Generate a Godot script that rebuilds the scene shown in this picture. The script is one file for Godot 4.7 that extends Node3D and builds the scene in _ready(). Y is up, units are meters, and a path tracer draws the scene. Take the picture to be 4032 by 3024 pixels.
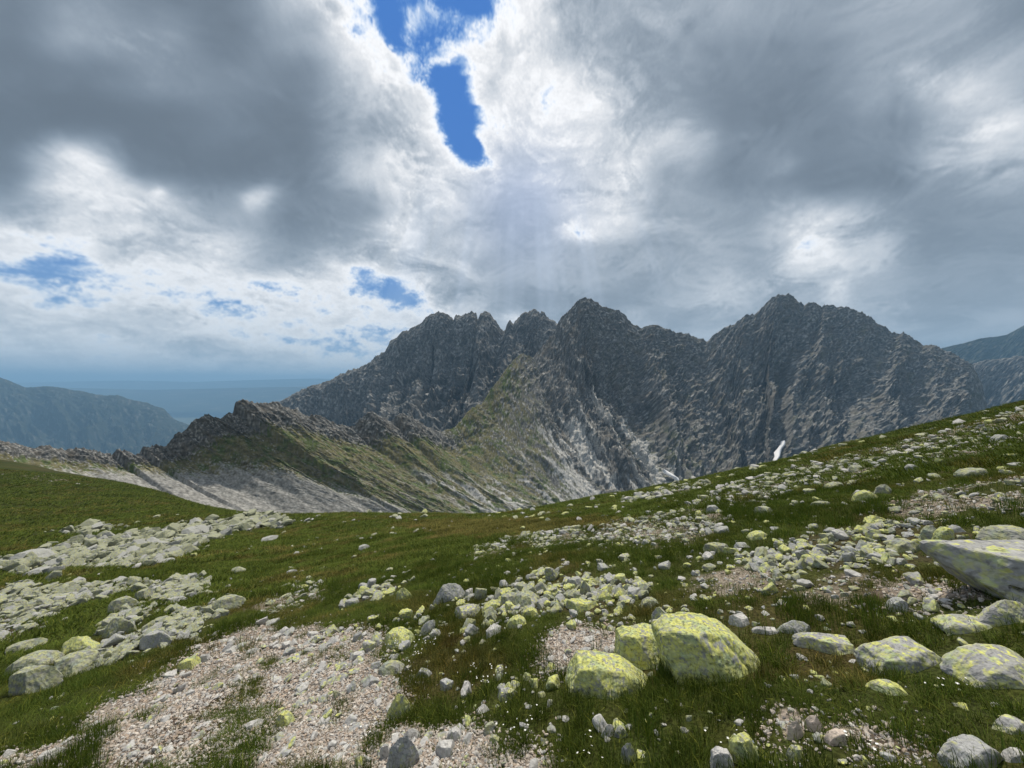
extends Node3D

# ---------------------------------------------------------------- measures
const F := 1512.0            # pixels per unit tangent in the photograph (90 degrees tall, 3024 high)
const EYE := 1.62
const CX := 2016.0
const CY := 1512.0

var rng := RandomNumberGenerator.new()
var taken := {}
var M := {}

# ---------------------------------------------------------------- small helpers
func noise(seed_: int, freq: float, oct := 4, ridged := false, warp := 0.0) -> FastNoiseLite:
	var n := FastNoiseLite.new()
	n.noise_type = FastNoiseLite.TYPE_SIMPLEX_SMOOTH
	n.seed = seed_
	n.frequency = freq
	n.fractal_type = FastNoiseLite.FRACTAL_RIDGED if ridged else FastNoiseLite.FRACTAL_FBM
	n.fractal_octaves = oct
	if warp > 0.0:
		n.domain_warp_enabled = true
		n.domain_warp_amplitude = warp
		n.domain_warp_frequency = freq * 1.6
		n.domain_warp_fractal_octaves = 3
	return n

func numbered(called: String) -> String:
	var k: int = taken.get(called, 0)
	taken[called] = k + 1
	return called if k == 0 else "%s_%03d" % [called, k]

func tag(o: Node3D, label := "", category := "", group := "", kind := "") -> void:
	if label: o.set_meta("label", label)
	if category: o.set_meta("category", category)
	if group: o.set_meta("group", group)
	if kind: o.set_meta("kind", kind)

func put(called: String, mesh: Mesh, mat: Material, parent: Node = self) -> MeshInstance3D:
	var o := MeshInstance3D.new()
	o.name = numbered(called) if parent == self else called
	o.mesh = mesh
	if mat: o.material_override = mat
	parent.add_child(o, true)
	return o

func lin(c: Color) -> Color:
	return c.linear_to_srgb()

func sm(a: float, b: float, x: float) -> float:
	return smoothstep(a, b, x)

func along(keys: Array, x: float, k := 1) -> float:
	# piecewise linear look-up in rows [x, a, b, ...]
	if x <= keys[0][0]: return keys[0][k]
	for i in range(1, keys.size()):
		if x <= keys[i][0]:
			var p: Array = keys[i - 1]
			var q: Array = keys[i]
			return lerpf(p[k], q[k], (x - p[0]) / (q[0] - p[0]))
	return keys[-1][k]

func ease_along(keys: Array, x: float, k := 1) -> float:
	# the same, averaged over a window so that it has no corners
	var w := 90.0
	return (along(keys, x - w, k) + 2.0 * along(keys, x - w * 0.5, k) + 2.0 * along(keys, x, k) + 2.0 * along(keys, x + w * 0.5, k) + along(keys, x + w, k)) / 8.0

# ---------------------------------------------------------------- the meadow's height
const SU := [-2.0, -1.33, -0.97, -0.61, -0.3, 0.0, 0.5, 0.9, 1.33, 2.0]
const SZ := [3.0, 5.0, 8.0, 12.0, 20.0, 30.0, 45.0, 60.0, 80.0, 110.0, 150.0, 200.0, 300.0, 420.0]
const SS := [
	[-0.60, -0.60, -0.56, -0.50, -0.42, -0.36, -0.31, -0.27, -0.23, -0.19, -0.15, -0.12, -0.12, -0.15],
	[-0.57, -0.56, -0.555, -0.51, -0.455, -0.393, -0.355, -0.323, -0.29, -0.25, -0.215, -0.182, -0.20, -0.25],
	[-0.51, -0.50, -0.475, -0.44, -0.41, -0.385, -0.349, -0.323, -0.30, -0.275, -0.249, -0.26, -0.32, -0.40],
	[-0.442, -0.442, -0.435, -0.425, -0.40, -0.375, -0.345, -0.323, -0.322, -0.34, -0.38, -0.43, -0.50, -0.56],
	[-0.375, -0.375, -0.372, -0.362, -0.347, -0.335, -0.322, -0.313, -0.325, -0.37, -0.42, -0.48, -0.55, -0.60],
	[-0.31, -0.31, -0.31, -0.31, -0.31, -0.31, -0.31, -0.312, -0.33, -0.37, -0.42, -0.48, -0.55, -0.60],
	[-0.202, -0.202, -0.202, -0.202, -0.202, -0.202, -0.21, -0.225, -0.255, -0.30, -0.36, -0.42, -0.50, -0.56],
	[-0.1156, -0.1156, -0.1156, -0.1156, -0.1156, -0.1156, -0.1156, -0.125, -0.15, -0.19, -0.25, -0.31, -0.40, -0.48],
	[-0.0227, -0.0227, -0.0227, -0.0227, -0.0227, -0.0227, -0.0227, -0.0227, -0.035, -0.06, -0.10, -0.15, -0.25, -0.33],
	[0.122, 0.122, 0.122, 0.122, 0.122, 0.122, 0.122, 0.122, 0.11, 0.09, 0.05, 0.0, -0.1, -0.2]]
const TU := 81
const TZ := 64
var slope_table := PackedFloat32Array()
var nz_hum: FastNoiseLite
var nz_roll: FastNoiseLite

func bake_slope() -> void:
	slope_table.resize(TU * TZ)
	var l0 := log(3.0)
	var l1 := log(420.0)
	for i in TU:
		var u := -2.0 + 4.0 * i / (TU - 1)
		var a := 0
		while a < SU.size() - 2 and u > SU[a + 1]: a += 1
		var fu: float = (u - SU[a]) / (SU[a + 1] - SU[a])
		for j in TZ:
			var z := exp(lerpf(l0, l1, float(j) / (TZ - 1)))
			var b := 0
			while b < SZ.size() - 2 and z > SZ[b + 1]: b += 1
			var fz: float = clampf((log(z) - log(SZ[b])) / (log(SZ[b + 1]) - log(SZ[b])), 0, 1)
			slope_table[i * TZ + j] = lerpf(lerpf(SS[a][b], SS[a][b + 1], fz), lerpf(SS[a + 1][b], SS[a + 1][b + 1], fz), fu)
	for pass_ in 5:
		var c := slope_table.duplicate()
		for i in TU:
			for j in TZ:
				var i0 := maxi(i - 1, 0)
				var i1 := mini(i + 1, TU - 1)
				var j0 := maxi(j - 1, 0)
				var j1 := mini(j + 1, TZ - 1)
				slope_table[i * TZ + j] = 0.5 * c[i * TZ + j] + 0.125 * (c[i0 * TZ + j] + c[i1 * TZ + j] + c[i * TZ + j0] + c[i * TZ + j1])

func ground_y(x: float, zf: float) -> float:
	# zf: metres ahead of the photographer
	var zs := maxf(zf, 3.0)
	var u := clampf(x / zs, -2.0, 2.0)
	var fi := (u + 2.0) / 4.0 * (TU - 1)
	var fj := clampf((log(zs) - 1.0986123) / 4.9416424, 0.0, 1.0) * (TZ - 1)
	var i := mini(int(fi), TU - 2)
	var j := mini(int(fj), TZ - 2)
	fi -= i
	fj -= j
	var k := i * TZ + j
	var s := lerpf(lerpf(slope_table[k], slope_table[k + 1], fj), lerpf(slope_table[k + TZ], slope_table[k + TZ + 1], fj), fi)
	var c := (s - (-0.31 + 0.216 * u)) * zs
	var r := sqrt(x * x + zf * zf)
	return -0.31 * zf + 0.216 * x + c + nz_hum.get_noise_2d(x, zf) * 0.10 * minf(1.0, r / 2.5) + nz_roll.get_noise_2d(x, zf) * minf(0.9, r * 0.014)

func ground_hit(px: float, py: float) -> Vector3:
	var u := (px - CX) / F
	var v := (CY - py) / F
	var z := 0.9
	var last := z
	while z < 330.0:
		if ground_y(u * z, z) >= EYE + v * z:
			var a := last
			var b := z
			for q in 9:
				var m := 0.5 * (a + b)
				if ground_y(u * m, m) >= EYE + v * m: b = m
				else: a = m
			return Vector3(u * b, ground_y(u * b, b), -b)
		last = z
		z *= 1.03
	return Vector3(u * 70.0, ground_y(u * 70.0, 70.0), -70.0)

# ---------------------------------------------------------------- patches of ground, traced in the photograph and laid on the slope
var zones := {}   # name -> Array of PackedVector2Array in (azimuth, ln distance)
var nz_edge: FastNoiseLite
var nz_clump: FastNoiseLite

func to_polar(p: Vector3) -> Vector2:
	return Vector2(atan2(p.x, -p.z), log(sqrt(p.x * p.x + p.z * p.z)))

func zone(called: String, pts: Array) -> void:
	var out := PackedVector2Array()
	for p in pts:
		out.append(to_polar(ground_hit(p[0], minf(p[1], 3400.0))))
	if not zones.has(called): zones[called] = []
	zones[called].append(out)

func in_zone(called: String, q: Vector2) -> bool:
	for poly: PackedVector2Array in zones[called]:
		if Geometry2D.is_point_in_polygon(q, poly): return true
	return false

# ---------------------------------------------------------------- grids
func grid_mesh(P: PackedVector3Array, C: PackedColorArray, cols: int, rows: int, flip := false) -> ArrayMesh:
	var N := PackedVector3Array()
	N.resize(P.size())
	for j in rows:
		var j0 := maxi(j - 1, 0) * cols
		var j1 := mini(j + 1, rows - 1) * cols
		for i in cols:
			var i0 := maxi(i - 1, 0)
			var i1 := mini(i + 1, cols - 1)
			var n := (P[j * cols + i1] - P[j * cols + i0]).cross(P[j1 + i] - P[j0 + i])
			N[j * cols + i] = (-n if flip else n).normalized()
	var I := PackedInt32Array()
	I.resize((cols - 1) * (rows - 1) * 6)
	var k := 0
	for j in rows - 1:
		for i in cols - 1:
			var a := j * cols + i
			var b := a + 1
			var c := a + cols
			var d := c + 1
			if flip:
				I[k] = a; I[k + 1] = b; I[k + 2] = c; I[k + 3] = b; I[k + 4] = d; I[k + 5] = c
			else:
				I[k] = a; I[k + 1] = c; I[k + 2] = b; I[k + 3] = b; I[k + 4] = c; I[k + 5] = d
			k += 6
	var arr := []
	arr.resize(Mesh.ARRAY_MAX)
	arr[Mesh.ARRAY_VERTEX] = P
	arr[Mesh.ARRAY_NORMAL] = N
	arr[Mesh.ARRAY_COLOR] = C
	arr[Mesh.ARRAY_INDEX] = I
	var m := ArrayMesh.new()
	m.add_surface_from_arrays(Mesh.PRIMITIVE_TRIANGLES, arr)
	return m

# ---------------------------------------------------------------- mountains
# crest: [px, py] traced; depth: [px, metres]; foot: [px, foot px, foot py, foot metres]
func mountain(called: String, crest: Array, depth: Array, foot: Array, x0: float, x1: float, cols: int, rows: int, opt: Dictionary, paint: Callable) -> Dictionary:
	var back := 10
	var total := rows + back
	var P := PackedVector3Array()
	P.resize(cols * total)
	var K := PackedColorArray()
	K.resize(cols * total)
	var seed_: int = opt.seed
	var rib := noise(seed_, 1.0 / 150.0, 4, true, 60.0)
	var spur := noise(seed_ + 4, 1.0 / 420.0, 2, true, 120.0)
	var crag := noise(seed_ + 1, 1.0 / 46.0, 4, true, 18.0)
	var chip := noise(seed_ + 2, 1.0 / 13.0, 3, false, 5.0)
	var jag := noise(seed_ + 3, 1.0 / 24.0, 4, true, 6.0)
	var tops := PackedVector3Array()
	var feet := PackedVector3Array()
	for i in cols:
		var px := lerpf(x0, x1, float(i) / (cols - 1))
		var z := ease_along(depth, px)
		var u := (px - CX) / F
		tops.append(Vector3(u * z, EYE + (CY - along(crest, px)) / F * z, -z))
		var bx := ease_along(foot, px, 1)
		var by := ease_along(foot, px, 2)
		var bz := ease_along(foot, px, 3)
		feet.append(Vector3((bx - CX) / F * bz, EYE + (CY - by) / F * bz, -bz))
	var a := 0.0
	for i in cols:
		var px := lerpf(x0, x1, float(i) / (cols - 1))
		var C := tops[i]
		var B := feet[i]
		var ia := maxi(i - 14, 0)
		var ib := mini(i + 14, cols - 1)
		var along_v := (tops[ib] + feet[ib]) - (tops[ia] + feet[ia])
		var N := along_v.cross(B - C).normalized()
		if N.y < 0: N = -N
		var k: float = clampf(-C.z / opt.unit, 0.2, 4.0)
		if i > 0:
			a += ((tops[i] + feet[i]) - (tops[i - 1] + feet[i - 1])).length() * 0.5 / k
		var L := (B - C).length() / k
		var down := (B - C)
		var back_dir := Vector3(-N.x, 0, -N.z).normalized()
		# sharp teeth along the crest
		var teeth: float = (jag.get_noise_2d(a * 0.6, 0.0) * 0.9 - 0.5 + 0.4 * chip.get_noise_2d(a * 1.7, 50.0)) * opt.teeth * k
		for j in total:
			var at := j * cols + i
			if j < back:
				var d: float = pow(float(back - j) / back, 1.6) * 170.0 * k
				P[at] = C + back_dir * d + Vector3(0, -d * 1.05 + teeth * maxf(0.0, 1.0 - d / 10.0), 0) + N * chip.get_noise_2d(a, -d) * minf(5.0, d * 0.3) * k
				K[at] = paint.call(px, 0.0, a, -d, 0.0)
				continue
			var t := float(j - back) / (rows - 1)
			t = t * (0.75 + 0.25 * t)
			var b := t * L
			var rough: float = opt.rough.call(px, t)
			var e := sm(0.0, 0.10, t)
			var e2 := sm(0.0, 0.42, t)
			var r1 := rib.get_noise_2d(a, b * 0.42)
			var r2 := crag.get_noise_2d(a + b * 0.25, b * 0.75)
			var r3 := chip.get_noise_2d(a, b)
			var lift: float = (((r1 - 0.75) + 1.3 * (spur.get_noise_2d(a, b * 0.25) - 0.8)) * opt.rib * (0.06 + 0.94 * rough) * e2 + ((r2 - 0.35) * opt.crag + r3 * opt.chip * 1.1) * rough * (0.25 + 0.75 * e)) * k
			lift -= sin(PI * pow(t, 0.8)) * opt.sag * down.length()
			P[at] = C + down * t + N * lift + Vector3(0, teeth * maxf(0.0, 1.0 - b / 14.0), 0)
			K[at] = paint.call(px, t, a, b, r2)
	var o := put(called, grid_mesh(P, K, cols, total, false), M.rock_face)
	tag(o, "", "", "", "structure")
	return {"node": o, "points": P, "cols": cols, "rows": total}

var nz_a: FastNoiseLite
var nz_b: FastNoiseLite
var nz_c: FastNoiseLite
var nz_d: FastNoiseLite
var nz_e: FastNoiseLite

func mixc(a: Color, b: Color, t: float) -> Color:
	return a.lerp(b, clampf(t, 0, 1))

const ROCK_DARK := Color(0.105, 0.107, 0.106)
const ROCK_MID := Color(0.235, 0.232, 0.222)
const ROCK_PALE := Color(0.40, 0.395, 0.38)
const SCREE := Color(0.27, 0.262, 0.25)
const OLIVE := Color(0.165, 0.152, 0.075)
const MOSSY := Color(0.10, 0.135, 0.040)
const STRAW := Color(0.22, 0.20, 0.09)

const SCREE_FROM := [[-400, 0.35], [0, 0.28], [450, 0.18], [700, 0.26], [820, 0.42], [940, 0.64], [1050, 0.84], [1200, 1.0], [1400, 1.3]]

func paint_front(px: float, t: float, a: float, b: float, r2: float) -> Color:
	var fine := nz_a.get_noise_2d(a, b)
	var patch := nz_b.get_noise_2d(a, b)
	var wob := a + patch * 14.0 + fine * 3.0
	var streak := nz_c.get_noise_2d(wob, b * 0.17)
	var streak2 := nz_d.get_noise_2d(wob, b * 0.14)
	var rock := mixc(ROCK_DARK, ROCK_MID, 0.5 + fine * 1.4 + patch * 0.4)
	rock = mixc(rock, ROCK_PALE, sm(0.26, 0.5, fine * 0.95 + streak2 * 0.5))
	rock = mixc(rock, Color(0.125, 0.105, 0.08), sm(0.05, 0.5, patch) * 0.5)
	# plants
	var ridge := 1.0 - sm(1650, 1900, px)
	var spur := sm(1650, 1850, px) * (1.0 - sm(1900, 2230, px))
	var far := sm(2150, 2400, px)
	var green := ridge * (sm(0.05, 0.17, t) * 0.95) + spur * (0.60 - 0.2 * t + 0.3 * (1.0 - sm(0.0, 0.12, t))) + far * (0.18 + 0.2 * sm(0.45, 0.7, t) * (1.0 - sm(2600, 2900, px)))
	var g := sm(0.62, 0.38, 0.5 + streak * 0.55 + fine * 0.35 - (green - 0.5) * 0.75)
	var plant := mixc(OLIVE, MOSSY, sm(-0.15, 0.3, patch + 0.25 * sm(0.35, 0.75, t)))
	plant = mixc(plant, STRAW, sm(0.1, 0.45, nz_b.get_noise_2d(a + 900, b)) * (0.8 - 0.6 * sm(0.4, 0.7, t)))
	plant = mixc(plant, ROCK_MID, sm(0.05, 0.5, fine) * 0.6)
	var c := mixc(rock, plant, g * clampf(green * 1.6, 0, 1) * 0.92)
	# stone runs
	var run := ridge * sm(0.08, 0.3, streak2 + fine * 0.35) * sm(0.2, 0.5, t) * 0.75
	var fan_n := nz_e.get_noise_2d(a + patch * 18.0 + fine * 5.0, b * 0.10)
	var fans := sm(1280, 1450, px) * (1.0 - sm(2480, 2650, px)) * sm(0.0, 0.10, fan_n + fine * 0.10 + 0.40 * sm(0.3, 0.75, t) - 0.24) * sm(0.26, 0.4, t)
	c = mixc(c, SCREE, run)
	c = mixc(c, Color(0.55, 0.545, 0.52).lerp(Color(0.36, 0.355, 0.34), 0.5 + fine), fans)
	var s := sm(-0.05, 0.05, t - along(SCREE_FROM, px) + streak * 0.10 + fine * 0.10)
	c = mixc(c, mixc(Color(0.22, 0.216, 0.205), Color(0.42, 0.415, 0.395), 0.5 + fine * 1.2), s)
	return c

func paint_bare(px: float, t: float, a: float, b: float, r2: float) -> Color:
	var fine := nz_a.get_noise_2d(a, b)
	var patch := nz_b.get_noise_2d(a, b)
	var streak := nz_c.get_noise_2d(a + b * 0.5, b * 0.12)
	var rock := mixc(ROCK_DARK, ROCK_MID, 0.5 + fine * 1.4 + patch * 0.4)
	rock = mixc(rock, ROCK_PALE, sm(0.2, 0.5, fine * 0.8 + streak * 0.6 + patch * 0.25))
	return rock

func paint_wooded(px: float, t: float, a: float, b: float, r2: float) -> Color:
	var fine := nz_a.get_noise_2d(a, b)
	var patch := nz_b.get_noise_2d(a, b)
	var streak := nz_c.get_noise_2d(a, b * 0.15)
	var c := mixc(Color(0.022, 0.030, 0.022), Color(0.06, 0.066, 0.045), 0.5 + fine * 0.6 + patch * 0.5)
	return mixc(c, Color(0.19, 0.18, 0.165), sm(0.3, 0.55, streak + patch * 0.5 + fine * 0.2) * 0.7)

# ---------------------------------------------------------------- sky
const SKY_T := [
	[0.92, 0.72, 0.86, 0.90, 0.58, 0.24, 0.14, 0.14, 0.40, 0.64, 0.72, 0.78, 0.72, 0.69, 0.78],
	[0.94, 0.66, 0.72, 0.92, 0.72, 0.30, 0.10, 0.18, 0.36, 0.64, 0.83, 0.86, 0.72, 0.64, 0.72],
	[0.97, 0.92, 0.78, 0.83, 0.89, 0.50, 0.06, 0.24, 0.28, 0.66, 0.86, 0.89, 0.72, 0.50, 0.72],
	[1.05, 1.05, 1.00, 0.92, 0.95, 0.72, 0.12, 0.22, 0.30, 0.52, 0.86, 0.94, 0.89, 0.66, 0.50],
	[0.97, 0.44, 0.97, 1.02, 0.97, 0.61, 0.34, 0.50, 0.44, 0.72, 0.94, 1.00, 0.94, 0.66, 0.50],
	[0.66, 0.36, 0.40, 0.83, 0.92, 0.83, 0.50, 0.58, 0.30, 0.72, 0.78, 0.50, 0.61, 0.78, 0.72],
	[0.40, 0.20, 0.58, 0.50, 0.89, 0.55, 0.50, 0.72, 0.70, 0.72, 0.72, 0.47, 0.61, 0.78, 0.80],
	[0.40, 0.34, 0.36, 0.34, 0.30, 0.00, 0.62, 0.75, 0.74, 0.72, 0.55, 0.60, 0.66, 0.74, 0.74],
	[0.50, 0.50, 0.44, 0.44, 0.36, 0.22, 0.10, 0.55, 0.66, 0.68, 0.62, 0.62, 0.64, 0.70, 0.70],
	[0.55, 0.55, 0.52, 0.50, 0.48, 0.40, 0.40, 0.60, 0.72, 0.75, 0.72, 0.72, 0.75, 0.82, 0.86]]
# clear holes and bright wisps: u-v pixel of the 2212-wide view, half sizes, turn in degrees, change of thickness
# clear holes (they thin the cloud) and bright wisps (they draw it towards a thin white): pixel of the 2212-wide view, half sizes, turn in degrees, strength
const SKY_HOLES := [
	[848, 62, 20, 92, -26, 0.50], [965, 215, 42, 78, -14, 0.62], [1008, 305, 36, 48, -10, 0.62], [1040, 16, 66, 20, 14, 0.44], [925, 15, 40, 18, 0, 0.3], [940, 150, 30, 40, -20, 0.3], [1180, 190, 18, 40, 20, 0.16], [1225, 165, 14, 26, 0, 0.16],
	[95, 585, 85, 24, 10, 0.34], [790, 600, 105, 34, 12, 0.34], [870, 650, 46, 26, 20, 0.26], [505, 650, 34, 14, 0, 0.24], [715, 572, 46, 14, 10, 0.2], [350, 428, 16, 10, 0, 0.3], [960, 672, 60, 20, 0, 0.3], [1100, 680, 40, 16, 0, 0.3]]
const SKY_WISPS := [
	[985, 112, 80, 24, -22, 1.0], [905, 50, 26, 50, 24, 0.9], [1045, 285, 20, 40, -24, 0.9], [1045, 160, 40, 50, 10, 0.6],
	[1225, 490, 62, 34, -12, 0.95], [1168, 388, 34, 14, -30, 0.8], [1345, 330, 34, 90, 22, 0.75], [1260, 190, 90, 80, 20, 0.5], [1960, 150, 36, 36, 0, 0.8], [1670, 350, 40, 26, -20, 0.25],
	[180, 400, 90, 44, 30, 0.8], [310, 480, 100, 34, 28, 0.7], [745, 680, 80, 44, 38, 0.75], [860, 480, 44, 110, 20, 0.5], [920, 370, 70, 46, 10, 0.6], [880, 200, 30, 120, -26, 0.6],
	[1760, 500, 60, 80, 20, 0.5], [2130, 320, 90, 60, -28, 0.55], [1650, 600, 44, 26, 0, 0.6], [560, 440, 36, 30, -40, 0.5], [1820, 620, 40, 26, 30, 0.4], [380, 595, 110, 22, 8, 0.5], [560, 625, 120, 26, 10, 0.45], [100, 640, 110, 26, 6, 0.45], [1070, 110, 60, 80, 10, 0.5], [1050, 290, 24, 34, -30, 0.6]]

func grid_t(gx: float, gy: float) -> float:
	gx = clampf(gx, 0.0, 13.999)
	gy = clampf(gy, 0.0, 8.999)
	var i := int(gx)
	var j := int(gy)
	var fx := gx - i
	var fy := gy - j
	fx = fx * fx * (3.0 - 2.0 * fx)
	fy = fy * fy * (3.0 - 2.0 * fy)
	var r0: Array = SKY_T[j]
	var r1: Array = SKY_T[j + 1]
	return lerpf(lerpf(r0[i], r0[i + 1], fx), lerpf(r1[i], r1[i + 1], fx), fy)

var cw1: FastNoiseLite
var cw2: FastNoiseLite
var cf: FastNoiseLite
var cbig: FastNoiseLite
var cpuff: FastNoiseLite
var cedge: FastNoiseLite
var cbill: FastNoiseLite
var blob_rows := []

func sky_color(d: Vector3) -> Color:
	var y := maxf(d.y, 0.0)
	var q := Vector3(d.x, 0, d.z) / (y + 0.34)
	var w1 := cw1.get_noise_3d(q.x, 0.0, q.z)
	var w2 := cw1.get_noise_3d(q.x + 40.0, 3.0, q.z)
	var w3 := cw2.get_noise_3d(q.x, 9.0, q.z)
	var w4 := cw2.get_noise_3d(q.x, 29.0, q.z)
	var t_free := 0.58 + 0.75 * cbig.get_noise_3d(q.x, 5.0, q.z)
	var t := t_free
	if d.z < -0.25:
		var u := -d.x / d.z
		var v := -d.y / d.z
		var inside := (1.0 - sm(1.35, 1.75, absf(u))) * (1.0 - sm(1.02, 1.35, v))
		if inside > 0.0:
			var px := 1106.0 + 829.5 * u + w1 * 62.0 + w3 * 26.0
			var py := 829.5 - 829.5 * v + w2 * 46.0 + w4 * 20.0
			var tg := grid_t(px / 158.0, py / 92.2)
			tg -= 0.12 * (1.0 - sm(700.0, 950.0, px)) * sm(430.0, 560.0, py) * sm(0.1, 0.3, tg)
			for b: Array in blob_rows:
				var bx: float = px - b[0]
				var by: float = py - b[1]
				if absf(bx) > b[6] or absf(by) > b[6]: continue
				var rx: float = (bx * b[4] + by * b[5]) / b[2]
				var ry: float = (by * b[4] - bx * b[5]) / b[3]
				var near: float = exp(-(rx * rx + ry * ry) * 0.8) * b[7]
				if b[8]: tg = lerpf(tg, 0.34, minf(1.0, near * (0.95 + 0.6 * w3)))
				else: tg -= near
			t = lerpf(t_free, tg, inside)
	var det := cf.get_noise_3d(q.x, 0.0, q.z)
	var puff := cpuff.get_noise_3d(q.x, 7.0, q.z)
	var amp := lerpf(0.46, 0.15, sm(0.3, 0.85, t))
	var bill := cbill.get_noise_3d(q.x + w3 * 0.05, 1.0, q.z + w4 * 0.05) + 0.55
	t += bill * 0.26 * (1.0 - sm(0.35, 0.8, t)) * (0.55 + 0.45 * sm(0.02, 0.2, y))
	t += det * amp + (puff - 0.1) * amp * 0.30 * (1.0 - 0.7 * sm(0.4, 0.8, t))
	if t < 0.55: t += cedge.get_noise_3d(q.x, 2.0, q.z) * 0.24 * (1.0 - sm(0.25, 0.55, t))
	# clear air
	var air := Color(0.27, 0.47, 0.76).lerp(Color(0.56, 0.69, 0.82), pow(1.0 - y, 5.0))
	var alpha := sm(-0.10, 0.26, t)
	var lum := 0.985 - 0.545 * sm(0.16, 1.06, t) - 0.05 * sm(0.9, 1.4, t)
	var thick := sm(0.3, 0.95, t)
	var cloud := Color(lum * lerpf(1.0, 0.92, thick), lum * lerpf(1.003, 1.015, thick), lum * lerpf(1.012, 1.12, thick))
	if d.z < -0.25:
		var vx := (-d.x / d.z - 0.03) / 0.15
		var vy := (-d.y / d.z - 0.47) / 0.17
		cloud = cloud.lerp(Color(0.68, 0.735, 0.86), 0.55 * exp(-vx * vx - vy * vy) * sm(0.2, 0.5, t))
	var c := air.lerp(cloud, alpha)
	if d.z < -0.25 and d.y > 0.0:
		# beams fanning down from the sun behind the cloud
		var bx := -d.x / d.z - 0.02
		var by := 1.35 + d.y / d.z
		var beam := cw2.get_noise_1d(atan2(bx, by) * 3.6)
		c = c.lerp(Color(0.80, 0.85, 0.93), clampf(0.06 + beam * 0.4, 0.0, 0.22) * sm(0.74, 1.0, by) * (1.0 - sm(1.1, 1.3, by)) * (1.0 - sm(0.25, 0.5, absf(bx))))
	var haze := exp(-y * 8.0) * 0.66
	c = c.lerp(Color(0.69, 0.745, 0.79), haze)
	return c.srgb_to_linear()

func make_sky() -> ImageTexture:
	cw1 = noise(11, 0.95, 3)
	cw2 = noise(12, 3.6, 4)
	cf = noise(13, 2.1, 6, false, 0.22)
	cbig = noise(14, 0.55, 3)
	cbill = noise(17, 5.2, 3, false, 0.05)
	cbill.noise_type = FastNoiseLite.TYPE_CELLULAR
	cbill.cellular_return_type = FastNoiseLite.RETURN_DISTANCE
	cedge = noise(16, 7.5, 4, false, 0.08)
	cpuff = noise(15, 5.6, 4, true, 0.12)
	for set_ in [SKY_HOLES, SKY_WISPS]:
		for b in set_:
			var an := deg_to_rad(b[4])
			blob_rows.append([b[0], b[1], b[2], b[3], cos(an), sin(an), 2.4 * maxf(b[2], b[3]), b[5], set_ == SKY_WISPS])
	var W := 2688
	var H := 1344
	# the whole sky on a coarse sheet, enlarged; then finely where the photograph looks
	var cw := W / 8
	var ch := H / 8
	var im := Image.create(cw, ch, false, Image.FORMAT_RGBF)
	for j in ch:
		var up := PI * (0.5 - (j + 0.5) / ch)
		for i in cw:
			var az := TAU * (i + 0.5) / cw
			if up < -0.02:
				im.set_pixel(i, j, Color(0.16, 0.19, 0.2))
			else:
				im.set_pixel(i, j, sky_color(Vector3(sin(az) * cos(up), sin(up), -cos(az) * cos(up))))
	im.resize(W, H, Image.INTERPOLATE_CUBIC)
	var half := int(W * 57.0 / 360.0)          # straight ahead is the sheet's first column
	var j0 := int(H * (0.5 - 48.0 / 180.0))
	for j in range(j0, H / 2 + 4):
		var up := PI * (0.5 - (j + 0.5) / H)
		for i in range(-half, half):
			var az := TAU * (i + 0.5) / W
			im.set_pixel(posmod(i, W), j, sky_color(Vector3(sin(az) * cos(up), sin(up), -cos(az) * cos(up))))
	return ImageTexture.create_from_image(im)

# ---------------------------------------------------------------- materials
func stone_texture(seed_: int, cover: float, base: Color, lichen: Color, size := 512) -> ImageTexture:
	var grain := noise(seed_, 0.09, 3).get_seamless_image(size, size)
	var body := noise(seed_ + 1, 0.012, 4).get_seamless_image(size, size)
	var spread := noise(seed_ + 2, 0.022, 6, false).get_seamless_image(size, size)
	var crumb := noise(seed_ + 3, 0.05, 4).get_seamless_image(size, size)
	var ga := grain.get_data()
	var ba := body.get_data()
	var sa := spread.get_data()
	var ca := crumb.get_data()
	var out := PackedByteArray()
	out.resize(size * size * 3)
	var cut := 255.0 * (1.0 - cover)
	for k in size * size:
		var g := ga[k] / 255.0 - 0.5
		var b := ba[k] / 255.0 - 0.5
		var v := 1.0 + g * 0.55 + b * 0.55
		var m := clampf((sa[k] * 0.62 + ca[k] * 0.38 + (ba[k] - 128.0) * 0.55 - cut) / 15.0, 0.0, 1.0) * (0.85 + g)
		var w := 1.0 + (ca[k] / 255.0 - 0.5) * 0.9
		var green := clampf((ba[k] - sa[k]) / 120.0 + 0.25, 0.0, 1.0)
		var lr := lerpf(lichen.r * 1.12, lichen.r * 0.72, green)
		var lg := lerpf(lichen.g * 1.08, lichen.g * 0.82, green)
		var lb := lerpf(lichen.b, lichen.b * 1.5, green)
		var black := clampf((52.0 - ca[k] + ba[k] * 0.25) / 20.0, 0.0, 1.0) * 0.5
		var r := lerpf(base.r * v, lr * w, m) * (1.0 - black)
		var gg := lerpf(base.g * v, lg * w, m) * (1.0 - black)
		var bb := lerpf(base.b * v, lb * w, m) * (1.0 - black)
		var c := Color(clampf(r, 0, 1), clampf(gg, 0, 1), clampf(bb, 0, 1)).linear_to_srgb()
		out[k * 3] = int(c.r * 255.0)
		out[k * 3 + 1] = int(c.g * 255.0)
		out[k * 3 + 2] = int(c.b * 255.0)
	return ImageTexture.create_from_image(Image.create_from_data(size, size, false, Image.FORMAT_RGB8, out))

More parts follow.
